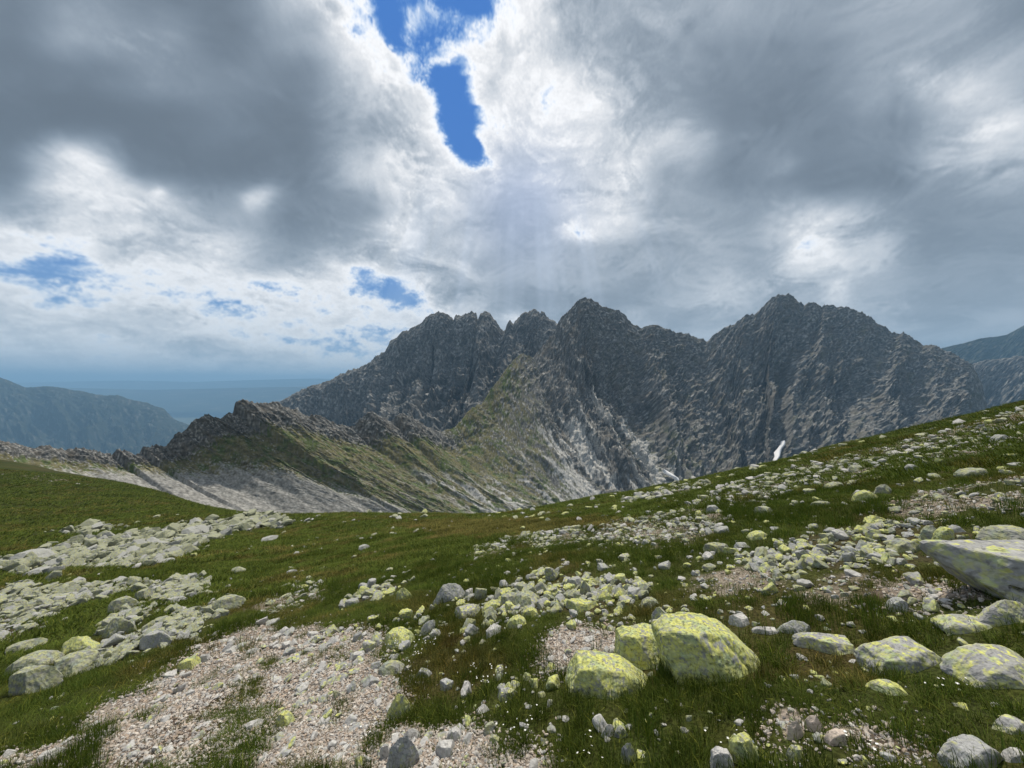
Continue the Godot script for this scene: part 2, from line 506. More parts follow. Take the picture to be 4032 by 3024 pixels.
func grey_texture(seed_: int, freq: float, oct: int, lo: float, hi: float, size := 512) -> ImageTexture:
	var im := noise(seed_, freq, oct).get_seamless_image(size, size)
	var d := im.get_data()
	for k in d.size():
		d[k] = int(clampf(lerpf(lo, hi, d[k] / 255.0), 0, 1) * 255.0)
	return ImageTexture.create_from_image(Image.create_from_data(size, size, false, Image.FORMAT_L8, d))

func stone_material(tex: Texture2D, bump: Texture2D, tile: float, relief: float) -> StandardMaterial3D:
	var m := StandardMaterial3D.new()
	m.albedo_texture = tex
	m.roughness = 0.92
	m.metallic_specular = 0.25
	m.uv1_triplanar = true
	m.uv1_world_triplanar = true
	m.uv1_scale = Vector3.ONE / tile
	m.heightmap_enabled = true
	m.heightmap_texture = bump
	m.heightmap_scale = relief
	return m

func vc_material(rough := 0.95) -> StandardMaterial3D:
	var m := StandardMaterial3D.new()
	m.vertex_color_use_as_albedo = true
	m.roughness = rough
	m.metallic_specular = 0.15
	return m

func make_materials() -> void:
	var bump := grey_texture(71, 0.02, 6, 0.0, 1.0)
	M.bump = bump
	var yellow := Color(0.43, 0.45, 0.125)
	var dull := Color(0.30, 0.315, 0.15)
	M.stone_bright = stone_material(stone_texture(101, 0.66, Color(0.30, 0.305, 0.29), yellow), bump, 0.8, 1.2)
	M.stone_some = stone_material(stone_texture(111, 0.50, Color(0.30, 0.30, 0.30), yellow), bump, 0.9, 1.2)
	M.stone_slab = stone_material(stone_texture(161, 0.42, Color(0.30, 0.302, 0.305), yellow), bump, 2.0, 2.0)
	M.stone_grey = stone_material(stone_texture(121, 0.40, Color(0.33, 0.333, 0.335), dull), bump, 0.7, 1.0)
	M.stone_field = stone_material(stone_texture(131, 0.55, Color(0.255, 0.258, 0.24), dull), bump, 1.3, 1.5)
	M.stone_pale = stone_material(stone_texture(141, 0.27, Color(0.42, 0.412, 0.40), dull, 256), bump, 0.5, 0.6)
	M.stone_pink = stone_material(stone_texture(151, 0.10, Color(0.47, 0.40, 0.345), dull, 256), bump, 0.4, 0.5)
	M.rock_face = vc_material()
	var rt := grey_texture(81, 0.03, 5, 0.55, 1.25, 512)
	M.rock_face.albedo_texture = rt
	M.rock_face.uv1_triplanar = true
	M.rock_face.uv1_world_triplanar = true
	M.rock_face.uv1_scale = Vector3.ONE / 60.0
	M.earth = vc_material()
	M.earth.albedo_texture = grey_texture(82, 0.06, 5, 0.35, 1.35, 512)
	M.earth.uv1_triplanar = true
	M.earth.uv1_world_triplanar = true
	M.earth.uv1_scale = Vector3.ONE / 1.3
	M.earth.heightmap_enabled = true
	M.earth.heightmap_texture = M.earth.albedo_texture
	M.earth.heightmap_scale = 2.5
	M.far_land = vc_material()
	M.grass = vc_material(0.8)
	M.grass.cull_mode = BaseMaterial3D.CULL_DISABLED
	M.grass.backlight_enabled = true
	M.grass.backlight = Color(0.6, 0.65, 0.35)
	M.pebble = vc_material()
	M.snow = StandardMaterial3D.new()
	M.snow.albedo_color = lin(Color(0.62, 0.63, 0.65))
	M.snow.roughness = 0.8
	M.petal = StandardMaterial3D.new()
	M.petal.albedo_color = lin(Color(0.75, 0.75, 0.72))
	M.petal.cull_mode = BaseMaterial3D.CULL_DISABLED

# ---------------------------------------------------------------- stones
var balls := {}

func ball(level: int) -> Array:
	if balls.has(level): return balls[level]
	var V := PackedVector3Array()
	var T := PackedInt32Array()
	if level == 0:
		var g := (1.0 + sqrt(5.0)) / 2.0
		for p in [[-1, g, 0], [1, g, 0], [-1, -g, 0], [1, -g, 0], [0, -1, g], [0, 1, g], [0, -1, -g], [0, 1, -g], [g, 0, -1], [g, 0, 1], [-g, 0, -1], [-g, 0, 1]]:
			V.append(Vector3(p[0], p[1], p[2]).normalized())
		T = PackedInt32Array([0, 11, 5, 0, 5, 1, 0, 1, 7, 0, 7, 10, 0, 10, 11, 1, 5, 9, 5, 11, 4, 11, 10, 2, 10, 7, 6, 7, 1, 8, 3, 9, 4, 3, 4, 2, 3, 2, 6, 3, 6, 8, 3, 8, 9, 4, 9, 5, 2, 4, 11, 6, 2, 10, 8, 6, 7, 9, 8, 1])
	else:
		var lower := ball(level - 1)
		V = lower[0].duplicate()
		var old: PackedInt32Array = lower[1]
		var mids := {}
		for k in range(0, old.size(), 3):
			var q := [old[k], old[k + 1], old[k + 2]]
			var m := []
			for e in 3:
				var a: int = mini(q[e], q[(e + 1) % 3])
				var b: int = maxi(q[e], q[(e + 1) % 3])
				var key := a * 100000 + b
				if not mids.has(key):
					mids[key] = V.size()
					V.append(((V[a] + V[b]) * 0.5).normalized())
				m.append(mids[key])
			T.append_array(PackedInt32Array([q[0], m[0], m[2], q[1], m[1], m[0], q[2], m[2], m[1], m[0], m[1], m[2]]))
	balls[level] = [V, T]
	return balls[level]

func faceted(V: PackedVector3Array, T: PackedInt32Array) -> ArrayMesh:
	var W := PackedVector3Array()
	W.resize(T.size())
	var N := PackedVector3Array()
	N.resize(T.size())
	for k in range(0, T.size(), 3):
		var a := V[T[k]]
		var b := V[T[k + 1]]
		var c := V[T[k + 2]]
		var n := (b - a).cross(c - a).normalized()
		W[k] = a; W[k + 1] = c; W[k + 2] = b
		N[k] = n; N[k + 1] = n; N[k + 2] = n
	var arr := []
	arr.resize(Mesh.ARRAY_MAX)
	arr[Mesh.ARRAY_VERTEX] = W
	arr[Mesh.ARRAY_NORMAL] = N
	var m := ArrayMesh.new()
	m.add_surface_from_arrays(Mesh.PRIMITIVE_TRIANGLES, arr)
	return m

func finish(V: PackedVector3Array, T: PackedInt32Array) -> ArrayMesh:
	var N := PackedVector3Array()
	N.resize(V.size())
	for k in range(0, T.size(), 3):
		var n := (V[T[k + 1]] - V[T[k]]).cross(V[T[k + 2]] - V[T[k]])
		N[T[k]] += n
		N[T[k + 1]] += n
		N[T[k + 2]] += n
	for k in N.size(): N[k] = N[k].normalized()
	var I := PackedInt32Array()
	I.resize(T.size())
	for k in range(0, T.size(), 3):
		I[k] = T[k]; I[k + 1] = T[k + 2]; I[k + 2] = T[k + 1]
	var arr := []
	arr.resize(Mesh.ARRAY_MAX)
	arr[Mesh.ARRAY_VERTEX] = V
	arr[Mesh.ARRAY_NORMAL] = N
	arr[Mesh.ARRAY_INDEX] = I
	var m := ArrayMesh.new()
	m.add_surface_from_arrays(Mesh.PRIMITIVE_TRIANGLES, arr)
	return m

# planes: [normal, distance] about the centre; the stone is what they enclose, with worn edges
func cut_stone(level: int, planes: Array, seed_: int, wear: float, rough: float, cracks := []) -> ArrayMesh:
	var base := ball(level)
	var V: PackedVector3Array = base[0].duplicate()
	var n1 := noise(seed_, 1.4, 4)
	var n2 := noise(seed_ + 7, 5.0, 3)
	for k in V.size():
		var d := V[k]
		var s := 0.0
		for p in planes:
			var c: float = d.dot(p[0]) / p[1]
			if c > 0.0: s += pow(c, wear)
		var r := pow(s, -1.0 / wear)
		r *= 1.0 + rough * (n1.get_noise_3dv(d * r) + 0.4 * n2.get_noise_3dv(d * r))
		var v := d * r
		for q in cracks:
			if q.has("where") and v.dot(q.where) < q.least: continue
			var off: float = v.dot(q.n) - q.d + 0.03 * n1.get_noise_3dv(v * 2.0)
			v *= 1.0 - q.deep * exp(-pow(off / q.wide, 2.0))
		V[k] = v
	return faceted(V, base[1])

func random_stone(level: int, seed_: int, wear := 16.0, rough := 0.07) -> ArrayMesh:
	var r := RandomNumberGenerator.new()
	r.seed = seed_
	var planes := []
	for k in 6:
		var n := Vector3(r.randfn(), r.randfn(), r.randfn()).normalized()
		planes.append([n, r.randf_range(0.5, 0.85)])
	for n in [Vector3.UP, Vector3.DOWN, Vector3.LEFT, Vector3.RIGHT, Vector3.BACK, Vector3.FORWARD]:
		planes.append([(n + Vector3(r.randfn(), r.randfn(), r.randfn()) * 0.22).normalized(), r.randf_range(0.8, 1.05)])
	return cut_stone(level, planes, seed_, wear, rough)

# a stone whose outline, seen from the path, is the given convex outline (x -1..1, y 0..1)
func outline_stone(level: int, outline: Array, ratio: float, seed_: int, cracks := [], wear := 46.0, rough := 0.075, cuts := 2) -> ArrayMesh:
	# ratio: height over half width; built in units of half width, centre at half height
	var planes := []
	var n := outline.size()
	for k in n:
		var a := Vector2(outline[k][0], (outline[k][1] - 0.45) * ratio)
		var b := Vector2(outline[(k + 1) % n][0], (outline[(k + 1) % n][1] - 0.45) * ratio)
		var e := b - a
		if e.length() < 0.02: continue
		var m := Vector2(-e.y, e.x).normalized()
		var off := m.dot(a)
		if off < 0: m = -m; off = -off
		off = maxf(off, 0.12)
		if cuts < 3: planes.append([Vector3(m.x, m.y, 0).normalized(), off])
		planes.append([Vector3(m.x, m.y, 0.75).normalized(), off * 1.02 + 0.10])
		planes.append([Vector3(m.x, m.y, -0.65).normalized(), off * 1.02 + 0.16])
	planes.append([Vector3(0.08, 0.66, 0.75).normalized(), 0.30 + 0.22 * ratio])
	planes.append([Vector3(-0.45, 0.3, 0.85).normalized(), 0.62])
	var cr := RandomNumberGenerator.new()
	cr.seed = seed_ * 77 + 5
	for k in cuts:
		planes.append([Vector3(cr.randfn(), absf(cr.randfn()) * ratio * 0.8, absf(cr.randfn())).normalized(), cr.randf_range(0.55, 0.75) * minf(1.0, 0.35 + 0.6 * ratio)])
	planes.append([Vector3(-0.1, 0.2, -0.97).normalized(), 0.7])
	var made := cut_stone(level, planes, seed_, wear, rough, cracks)
	made.set_meta("ratio", ratio)
	return made

var trodden := {}
func mark(x: float, zf: float, r: float) -> void:
	var n := int(ceil(r / 0.08))
	for i in range(-n, n + 1):
		for j in range(-n, n + 1):
			if i * i + j * j <= n * n: trodden[Vector2i(int(floor(x / 0.08)) + i, int(floor(zf / 0.08)) + j)] = true

var stone_meshes := []
var small_meshes := []

func stand(o: Node3D, p: Vector3, size: Vector3, turn: float, tilt := Vector2.ZERO) -> void:
	var b := Basis.from_euler(Vector3(tilt.x, turn, tilt.y)).scaled_local(size)
	o.transform = Transform3D(b, p)

# a boulder traced in the photograph: left, right, top and bottom pixel
func boulder(called: String, l: float, r: float, top: float, bottom: float, mat: Material, label: String, category := "boulder", group := "", mesh: Mesh = null, deep := 0.8, turn := 0.0) -> MeshInstance3D:
	var f := ground_hit((l + r) * 0.5, bottom)
	var zf := -f.z
	var half := (r - l) * 0.5 / F * zf
	var z := zf + half * deep * 0.55
	half = (r - l) * 0.5 / F * z
	var x := ((l + r) * 0.5 - CX) / F * z
	var top_y := EYE + (CY - top) / F * z
	var g := minf(ground_y(x, z), f.y)
	var low := minf(g, ground_y(x - half * 0.7, z)) - 0.02
	var h := maxf(top_y - low, half * 0.3)
	if mesh:
		var o := put(called, mesh, mat)
		# built in half widths about 45 per cent of the height; the worn faces bulge a little past the outline
		h *= 0.88
		stand(o, Vector3(x, low + h * 0.45, -z), Vector3(half, h / float(mesh.get_meta("ratio")), half * deep * 1.2), turn, Vector2(0, 0.2 if x < -1.2 else 0.0))
		tag(o, label, category, group)
		return o
	var k := rng.randi() % stone_meshes.size()
	var o2 := put(called, stone_meshes[k], mat)
	stand(o2, Vector3(x, low + h * 0.42, -z), Vector3(half * 1.12, h * 0.62, half * deep * 1.1), turn + rng.randf_range(-0.35, 0.35))
	tag(o2, label, category, group)
	return o2

func _ready() -> void:
	rng.seed = 20240717
	var t0 := Time.get_ticks_msec()
	# ------------------------------------------------ camera, sky, sun, exposure
	var cam := Camera3D.new()
	cam.name = "camera"
	cam.fov = 90.0
	cam.near = 0.1
	cam.far = 120000.0
	cam.position = Vector3(0, EYE, 0)
	add_child(cam)
	cam.current = true
	var env := Environment.new()
	env.background_mode = Environment.BG_SKY
	var sky := Sky.new()
	var pan := PanoramaSkyMaterial.new()
	pan.panorama = make_sky()
	sky.sky_material = pan
	env.sky = sky
	env.background_energy_multiplier = 1.0
	env.tonemap_mode = Environment.TONE_MAPPER_LINEAR
	env.tonemap_exposure = 1.12
	env.fog_enabled = true
	env.fog_density = 0.000085
	env.fog_light_color = Color(0.63, 0.83, 1.0)
	env.sdfgi_enabled = true
	env.ssao_enabled = true
	env.ssil_enabled = true
	var we := WorldEnvironment.new()
	we.name = "environment"
	we.environment = env
	add_child(we)
	var sun := DirectionalLight3D.new()
	sun.name = "sun"
	sun.light_energy = 1.3
	sun.light_angular_distance = 1.5
	sun.light_color = Color(1.0, 0.965, 0.90)
	sun.shadow_enabled = true
	sun.directional_shadow_max_distance = 3000.0
	sun.rotation_degrees = Vector3(-63, 167, 0)     # high, beyond the ridge, shining towards the path
	add_child(sun)

	# ------------------------------------------------ noises, materials
	nz_hum = noise(31, 0.55, 4)
	nz_roll = noise(32, 0.035, 3)
	nz_edge = noise(33, 0.9, 4)
	nz_clump = noise(34, 1.3, 2)
	nz_a = noise(41, 1.0 / 9.0, 4)
	nz_b = noise(42, 1.0 / 60.0, 4)
	nz_c = noise(43, 1.0 / 14.0, 4)
	nz_d = noise(44, 1.0 / 20.0, 4)
	nz_e = noise(45, 1.0 / 42.0, 3)
	bake_slope()
	make_materials()
	build_zones()
	build_ground()
	build_mountains()
	build_stones()
	build_grass()

func z4(p: Array) -> Array:   # points read in an enlarged view of the photograph's lower third: left, middle, right
	return p.map(func(q): return [q[0] * 0.6076, 2016.0 + q[1] * 0.6076])
func z5(p: Array) -> Array:
	return p.map(func(q): return [1344.0 + q[0] * 0.6076, 2016.0 + q[1] * 0.6076])
func z6(p: Array) -> Array:
	return p.map(func(q): return [2688.0 + q[0] * 0.6076, 2016.0 + q[1] * 0.6076])

func build_zones() -> void:
	# bare gravel
	zone("gravel", z4([[560, 1700], [430, 1640], [520, 1480], [470, 1420], [640, 1300], [860, 1190], [1040, 1070], [1180, 990], [1300, 870], [1480, 820], [1600, 740], [1760, 710], [1900, 790], [2212, 760], [2440, 790], [2420, 900], [2330, 990], [2600, 1110], [2640, 1250], [2520, 1330], [2400, 1420], [2340, 1560], [2330, 1720]]))
	zone("gravel", z4([[-300, 1680], [-100, 1600], [150, 1560], [440, 1490], [480, 1530], [250, 1590], [120, 1680]]))
	zone("gravel", z5([[1290, 960], [1300, 860], [1400, 800], [1500, 760], [1650, 770], [1790, 850], [1790, 910], [1690, 970], [1450, 1010]]))
	zone("gravel", z5([[230, 1500], [400, 1440], [650, 1450], [760, 1390], [920, 1440], [940, 1600], [960, 1720], [160, 1720]]))
	zone("gravel", z5([[1010, 1590], [1150, 1560], [1320, 1620], [1330, 1720], [1000, 1720]]))
	zone("gravel", z6([[1250, 480], [1600, 470], [1850, 560], [1860, 620], [1600, 590], [1400, 560]]))
	zone("gravel", z6([[940, 1420], [1100, 1400], [1400, 1480], [1600, 1560], [1500, 1600], [1150, 1510]]))
	zone("gravel", z6([[560, 1340], [700, 1330], [780, 1440], [700, 1480], [600, 1430]]))
	zone("gravel", [[167, 1872], [200, 1870], [231, 1895], [228, 1906], [196, 1896]])
	# tongues of turf within the gravel
	zone("turf", z4([[1430, 1230], [1560, 1130], [1700, 1090], [1730, 1160], [1480, 1270]]))
	zone("turf", z4([[1380, 1350], [1600, 1250], [1760, 1240], [1940, 1390], [1720, 1500], [1640, 1720], [1230, 1720], [1400, 1430]]))
	zone("turf", z4([[740, 1370], [900, 1290], [990, 1330], [890, 1410]]))
	zone("turf", z4([[1570, 880], [1690, 830], [1660, 920]]))
	zone("turf", z4([[1640, 1040], [1740, 950], [1830, 960], [1700, 1070]]))
	zone("turf", z4([[2000, 1340], [2130, 1270], [2230, 1230], [2240, 1320], [2100, 1370]]))
	zone("turf", z4([[2130, 900], [2250, 870], [2330, 920], [2250, 990], [2150, 980]]))
	zone("turf", z4([[380, 1600], [600, 1440], [720, 1480], [640, 1560], [560, 1720]]))
	zone("turf", z5([[540, 1500], [590, 1450], [640, 1470], [620, 1540], [570, 1550]]))
	# thin, stony turf on the far slope
	zone("stony", [[2600, 2140], [2300, 2140], [2010, 2160], [1900, 2190], [1850, 2160], [2050, 2110], [2250, 2080], [2480, 2040], [2700, 2010], [2850, 2040], [2800, 2110]])
	zone("stony", [[2900, 1900], [3100, 1850], [3350, 1790], [3700, 1700], [4032, 1620], [4300, 1560], [4300, 1700], [4032, 1750], [3750, 1800], [3500, 1850], [3250, 1900], [3050, 1960], [2850, 1990], [2700, 1990]])
	zone("stony", [[3500, 2010], [3650, 1950], [3900, 1900], [4200, 1880], [4200, 1990], [3900, 2030], [3700, 2050]])
	zone("stony", [[2450, 1960], [2600, 1930], [2780, 1890], [2800, 1905], [2640, 1960], [2480, 1985]])
	zone("stony", z4([[1700, 620], [1900, 460], [2050, 440], [2100, 560], [1850, 620], [1700, 680]]))
	zone("stony", z6([[0, 430], [300, 380], [700, 420], [1000, 440], [1300, 440], [1250, 520], [900, 540], [300, 490], [0, 470]]))
	# block fields
	zone("field", z4([[0, 370], [0, 300], [290, 290], [500, 190], [700, 170], [830, 150], [1100, 130], [1250, 60], [1700, 30], [1900, 55], [1800, 100], [1500, 130], [1300, 200], [1200, 280], [1000, 330], [700, 370], [550, 330], [300, 400]]))
	zone("field", z4([[-350, 560], [0, 490], [450, 480], [650, 470], [900, 470], [740, 540], [600, 570], [400, 640], [250, 720], [100, 800], [-100, 860], [-350, 900]]))
	zone("field", z4([[960, 480], [1240, 435], [1340, 470], [1260, 530], [1180, 590], [980, 610], [1000, 540]]))
	zone("field", z4([[560, 1000], [600, 860], [700, 830], [950, 760], [1150, 650], [1330, 620], [1480, 590], [1300, 720], [1290, 820], [1100, 850], [850, 920], [620, 1000]]))
	zone("field", z4([[680, 800], [690, 700], [850, 650], [920, 600], [900, 640], [840, 760]]))
	zone("field", z4([[370, 130], [600, 100], [820, 85], [830, 105], [600, 130], [400, 145]]))
	zone("heap", z5([[900, 620], [960, 570], [1080, 520], [1250, 500], [1420, 480], [1480, 420], [1560, 430], [1700, 440], [1830, 450], [1960, 450], [1960, 540], [1850, 590], [1700, 640], [1480, 650], [1300, 650], [1100, 670], [1000, 690]]))
	zone("heap", z6([[330, 300], [560, 260], [700, 190], [880, 170], [1100, 120], [1340, 70], [1560, 80], [1900, 120], [1900, 190], [1560, 230], [1500, 300], [1300, 350], [1100, 350], [900, 370], [700, 390], [500, 400], [430, 340]]))
	zone("heap", z5([[0, 600], [80, 540], [140, 500], [340, 500], [360, 540], [200, 570], [60, 610]]))
	# reddish sedge
	zone("sedge", [[2600, 2060], [1800, 2040], [1500, 2060], [1700, 2120], [2100, 2110]])
	zone("sedge", z5([[620, 760], [1050, 760], [1020, 860], [700, 840]]))
	zone("sedge", z6([[700, 850], [1250, 900], [1300, 1020], [900, 1080], [300, 1120], [600, 950]]))

var RINGS := 360
func build_ground() -> void:
	var az := PackedFloat32Array()
	var a := -PI
	while a < PI - 0.001:
		az.append(a)
		a += 0.0034 if absf(a) < 1.0 else (0.012 if absf(a) < 1.25 else 0.06)
	az.append(PI)
	var cols := az.size()
	var rows := RINGS
	var P := PackedVector3Array()
	P.resize(cols * rows)
	var C := PackedColorArray()
	C.resize(cols * rows)
	var l0 := log(0.35)
	var l1 := log(340.0)
	var turf := Color(0.042, 0.052, 0.014)
	var turf2 := Color(0.070, 0.078, 0.024)
	var brown := Color(0.075, 0.055, 0.026)
	var grit := Color(0.36, 0.305, 0.255)
	var soil := Color(0.085, 0.06, 0.045)
	var big := noise(61, 0.05, 4)
	var mid := noise(62, 0.35, 4)
	for j in rows:
		var lr := lerpf(l0, l1, float(j) / (rows - 1))
		var r := exp(lr)
		for i in cols:
			var x := sin(az[i]) * r
			var zf := cos(az[i]) * r
			var at := j * cols + i
			P[at] = Vector3(x, ground_y(x, zf), -zf)
			var n := big.get_noise_2d(x, zf)
			var m := mid.get_noise_2d(x * minf(1.0, 6.0 / r + 0.15), zf * minf(1.0, 6.0 / r + 0.15))
			var c := mixc(mixc(turf, turf2, 0.5 + n + m * 0.8), brown, sm(0.1, 0.5, m + n * 0.6) * 0.6)
			if absf(az[i]) < 1.3 and r > 1.2:
				var q := Vector2(az[i] + m * 0.07, lr + nz_edge.get_noise_2d(x, zf) * 0.12)
				if in_zone("turf", q): c = mixc(c, soil, 0.3)
				elif in_zone("gravel", q):
					c = mixc(grit, soil, sm(0.05, 0.5, m + 0.5 * nz_edge.get_noise_2d(zf * 1.3, x)) * 0.85)
				elif in_zone("stony", q):
					c = mixc(c, grit, sm(-0.25, 0.35, nz_edge.get_noise_2d(x * 0.8, zf * 0.8) + m * 0.5) * 0.85)
				elif in_zone("field", q) or in_zone("heap", q):
					c = mixc(c, soil, 0.5)
				elif in_zone("sedge", q):
					c = mixc(c, brown, 0.7)
			C[at] = c
	var o := put("meadow_ground", grid_mesh(P, C, cols, rows, false), M.earth)
	tag(o, "", "", "", "structure")

func build_mountains() -> void:
	var front := [[-500, 1690], [-200, 1700], [0, 1732], [61, 1744], [122, 1759], [152, 1755], [188, 1753], [255, 1768], [304, 1759], [358, 1767], [425, 1784], [453, 1791], [459, 1765], [486, 1768], [523, 1779], [559, 1784], [562, 1759], [583, 1759], [608, 1750], [620, 1745], [644, 1753], [665, 1744], [671, 1732], [699, 1702], [732, 1692], [753, 1659], [784, 1644], [814, 1626], [835, 1635], [869, 1644], [899, 1624], [917, 1623], [924, 1583], [960, 1570], [984, 1577], [1015, 1586], [1045, 1585], [1075, 1578], [1106, 1589], [1136, 1604], [1173, 1616], [1215, 1641], [1227, 1632], [1264, 1638], [1306, 1660], [1349, 1671], [1386, 1680], [1404, 1659], [1440, 1629], [1455, 1618], [1477, 1626], [1513, 1644], [1550, 1659], [1559, 1635], [1580, 1627], [1623, 1638], [1665, 1668], [1708, 1692], [1756, 1692], [1793, 1677], [1817, 1650], [1853, 1607], [1908, 1583], [1938, 1525], [1981, 1474], [1999, 1440], [2023, 1416], [2048, 1392], [2072, 1392], [2096, 1410], [2127, 1373], [2163, 1331], [2188, 1294], [2199, 1265], [2212, 1246], [2236, 1225], [2261, 1200], [2270, 1185], [2291, 1171], [2306, 1169], [2327, 1176], [2352, 1191], [2376, 1206], [2394, 1212], [2425, 1216], [2444, 1222], [2474, 1255], [2496, 1277], [2522, 1288], [2548, 1279], [2577, 1274], [2607, 1284], [2643, 1299], [2680, 1310], [2717, 1314], [2754, 1325], [2780, 1341], [2806, 1321], [2843, 1296], [2887, 1273], [2916, 1255], [2931, 1239], [2968, 1236], [2990, 1222], [3020, 1185], [3042, 1170], [3064, 1155], [3101, 1155], [3138, 1174], [3167, 1200], [3182, 1187], [3212, 1192], [3237, 1207], [3256, 1196], [3322, 1207], [3367, 1214], [3396, 1229], [3426, 1244], [3470, 1277], [3529, 1314], [3558, 1308], [3580, 1318], [3632, 1355], [3676, 1353], [3713, 1373], [3765, 1395], [3802, 1414], [3831, 1432], [3853, 1476], [3868, 1513], [3879, 1565], [3895, 1640], [3960, 1780]]
	var depth := [[-500, 200], [0, 230], [450, 270], [940, 320], [1200, 380], [1450, 440], [1730, 540], [1850, 620], [1981, 750], [2150, 980], [2303, 1120], [2560, 1230], [2785, 1330], [3080, 1420], [3400, 1420], [3660, 1380], [3960, 1300]]
	var foot := [[-500, -200, 1990, 190], [0, 420, 2010, 215], [450, 950, 2080, 270], [940, 1850, 2150, 400], [1200, 2050, 2150, 440], [1450, 2200, 2150, 480], [1730, 2350, 2150, 560], [1850, 2450, 2150, 600], [1981, 2540, 2140, 640], [2150, 2620, 2130, 680], [2303, 2720, 2110, 700], [2560, 2840, 2100, 740], [2785, 2930, 2080, 780], [3080, 3070, 2050, 810], [3400, 3430, 1980, 830], [3660, 3780, 1900, 850], [3960, 4150, 1800, 850]]
	var rough_front := func(px: float, t: float) -> float:
		var s := sm(-0.05, 0.06, t - along(SCREE_FROM, px))
		var base := lerpf(1.0, 0.26, sm(0.05, 0.2, t) * (1.0 - sm(1900, 2300, px)))
		return lerpf(base, 0.07, s) * lerpf(1.0, 0.35, sm(0.72, 0.9, t) * sm(1400, 1600, px) * (1.0 - sm(2500, 2750, px)))
	var A := mountain("rocky_ridge", front, depth, foot, -400, 3955, 1200, 225, {"seed": 201, "unit": 1200.0, "rib": 36.0, "crag": 10.0, "chip": 3.0, "teeth": 8.0, "sag": 0.05, "rough": rough_front}, paint_front)
	var full := func(_px: float, _t: float) -> float: return 1.0
	var rear := [[900, 1640], [1100, 1577], [1161, 1544], [1222, 1519], [1282, 1501], [1331, 1477], [1373, 1458], [1422, 1443], [1446, 1431], [1477, 1404], [1513, 1383], [1537, 1343], [1562, 1322], [1580, 1304], [1598, 1301], [1629, 1285], [1659, 1270], [1677, 1249], [1698, 1231], [1720, 1228], [1738, 1223], [1756, 1231], [1774, 1246], [1788, 1257], [1791, 1240], [1805, 1237], [1826, 1237], [1838, 1231], [1856, 1225], [1875, 1231], [1881, 1255], [1893, 1231], [1914, 1223], [1929, 1231], [1951, 1261], [1981, 1304], [1990, 1297], [1996, 1276], [2008, 1258], [2021, 1273], [2039, 1249], [2060, 1228], [2084, 1225], [2106, 1212], [2121, 1225], [2127, 1237], [2131, 1225], [2144, 1225], [2154, 1243], [2175, 1255], [2194, 1270], [2300, 1330], [2450, 1450]]
	mountain("jagged_peaks", rear, [[900, 1500], [1500, 1480], [1900, 1450], [2450, 1450]], [[900, 700, 1830, 1050], [1300, 1060, 1850, 1000], [1700, 1440, 1850, 950], [2000, 1850, 1850, 900], [2450, 2350, 1800, 950]], 900, 2450, 560, 170, {"seed": 231, "unit": 1300.0, "rib": 55.0, "crag": 11.0, "chip": 2.8, "teeth": 7.0, "sag": 0.03, "rough": full}, paint_bare)
	var shoulder := [[3650, 1560], [3760, 1480], [3831, 1432], [3876, 1417], [3957, 1410], [3994, 1401], [4032, 1399], [4300, 1360], [4600, 1330]]
	mountain("dark_shoulder", shoulder, [[3650, 1900], [4600, 1900]], [[3650, 3600, 1800, 1400], [4600, 4500, 1800, 1400]], 3650, 4600, 220, 90, {"seed": 261, "unit": 1900.0, "rib": 50.0, "crag": 16.0, "chip": 6.0, "teeth": 5.0, "sag": 0.03, "rough": full}, paint_bare)
	var hazy := [[3400, 1440], [3600, 1400], [3713, 1369], [3743, 1362], [3794, 1351], [3861, 1332], [3920, 1325], [3964, 1318], [4001, 1298], [4032, 1281], [4200, 1255], [4500, 1250], [4900, 1260]]
	mountain("hazy_mountain", hazy, [[3400, 3200], [4900, 3200]], [[3400, 3300, 1700, 2400], [4900, 4700, 1700, 2400]], 3400, 4900, 260, 90, {"seed": 271, "unit": 3200.0, "rib": 40.0, "crag": 14.0, "chip": 5.0, "teeth": 2.0, "sag": 0.03, "rough": full}, paint_wooded)
	var blue := [[-1500, 1300], [-700, 1380], [-300, 1430], [0, 1486], [36, 1498], [100, 1525], [140, 1524], [182, 1520], [231, 1524], [273, 1533], [328, 1541], [365, 1550], [413, 1557], [462, 1554], [498, 1568], [535, 1577], [583, 1586], [608, 1598], [644, 1607], [668, 1632], [687, 1650], [717, 1662], [735, 1668], [820, 1700], [950, 1780], [1100, 1830]]
	mountain("blue_mountain", blue, [[-1500, 4700], [0, 5000], [1100, 5600]], [[-1500, -1600, 1900, 3400], [0, 0, 1900, 3600], [700, 760, 1880, 3900], [1100, 1200, 1860, 4400]], -1500, 1100, 460, 110, {"seed": 281, "unit": 2400.0, "rib": 62.0, "crag": 12.0, "chip": 4.0, "teeth": 1.5, "sag": 0.0, "rough": full}, paint_wooded)
	var hills1 := [[-2500, 1530], [200, 1525], [600, 1535], [900, 1528], [1300, 1520], [1800, 1530], [3000, 1520], [6500, 1530]]
	mountain("distant_hills", hills1, [[-2500, 14000], [6500, 14000]], [[-2500, -2500, 1620, 11500], [6500, 6500, 1620, 11500]], -2500, 6500, 240, 30, {"seed": 291, "unit": 14000.0, "rib": 12.0, "crag": 5.0, "chip": 2.0, "teeth": 0.5, "sag": 0.0, "rough": full}, paint_wooded)
	var hills2 := [[-2500, 1500], [100, 1506], [500, 1498], [760, 1504], [1000, 1496], [1250, 1490], [1500, 1501], [3000, 1490], [6500, 1500]]
	mountain("distant_hills", hills2, [[-2500, 22000], [6500, 22000]], [[-2500, -2500, 1580, 18000], [6500, 6500, 1580, 18000]], -2500, 6500, 240, 20, {"seed": 301, "unit": 22000.0, "rib": 12.0, "crag": 5.0, "chip": 2.0, "teeth": 0.5, "sag": 0.0, "rough": full}, paint_wooded)
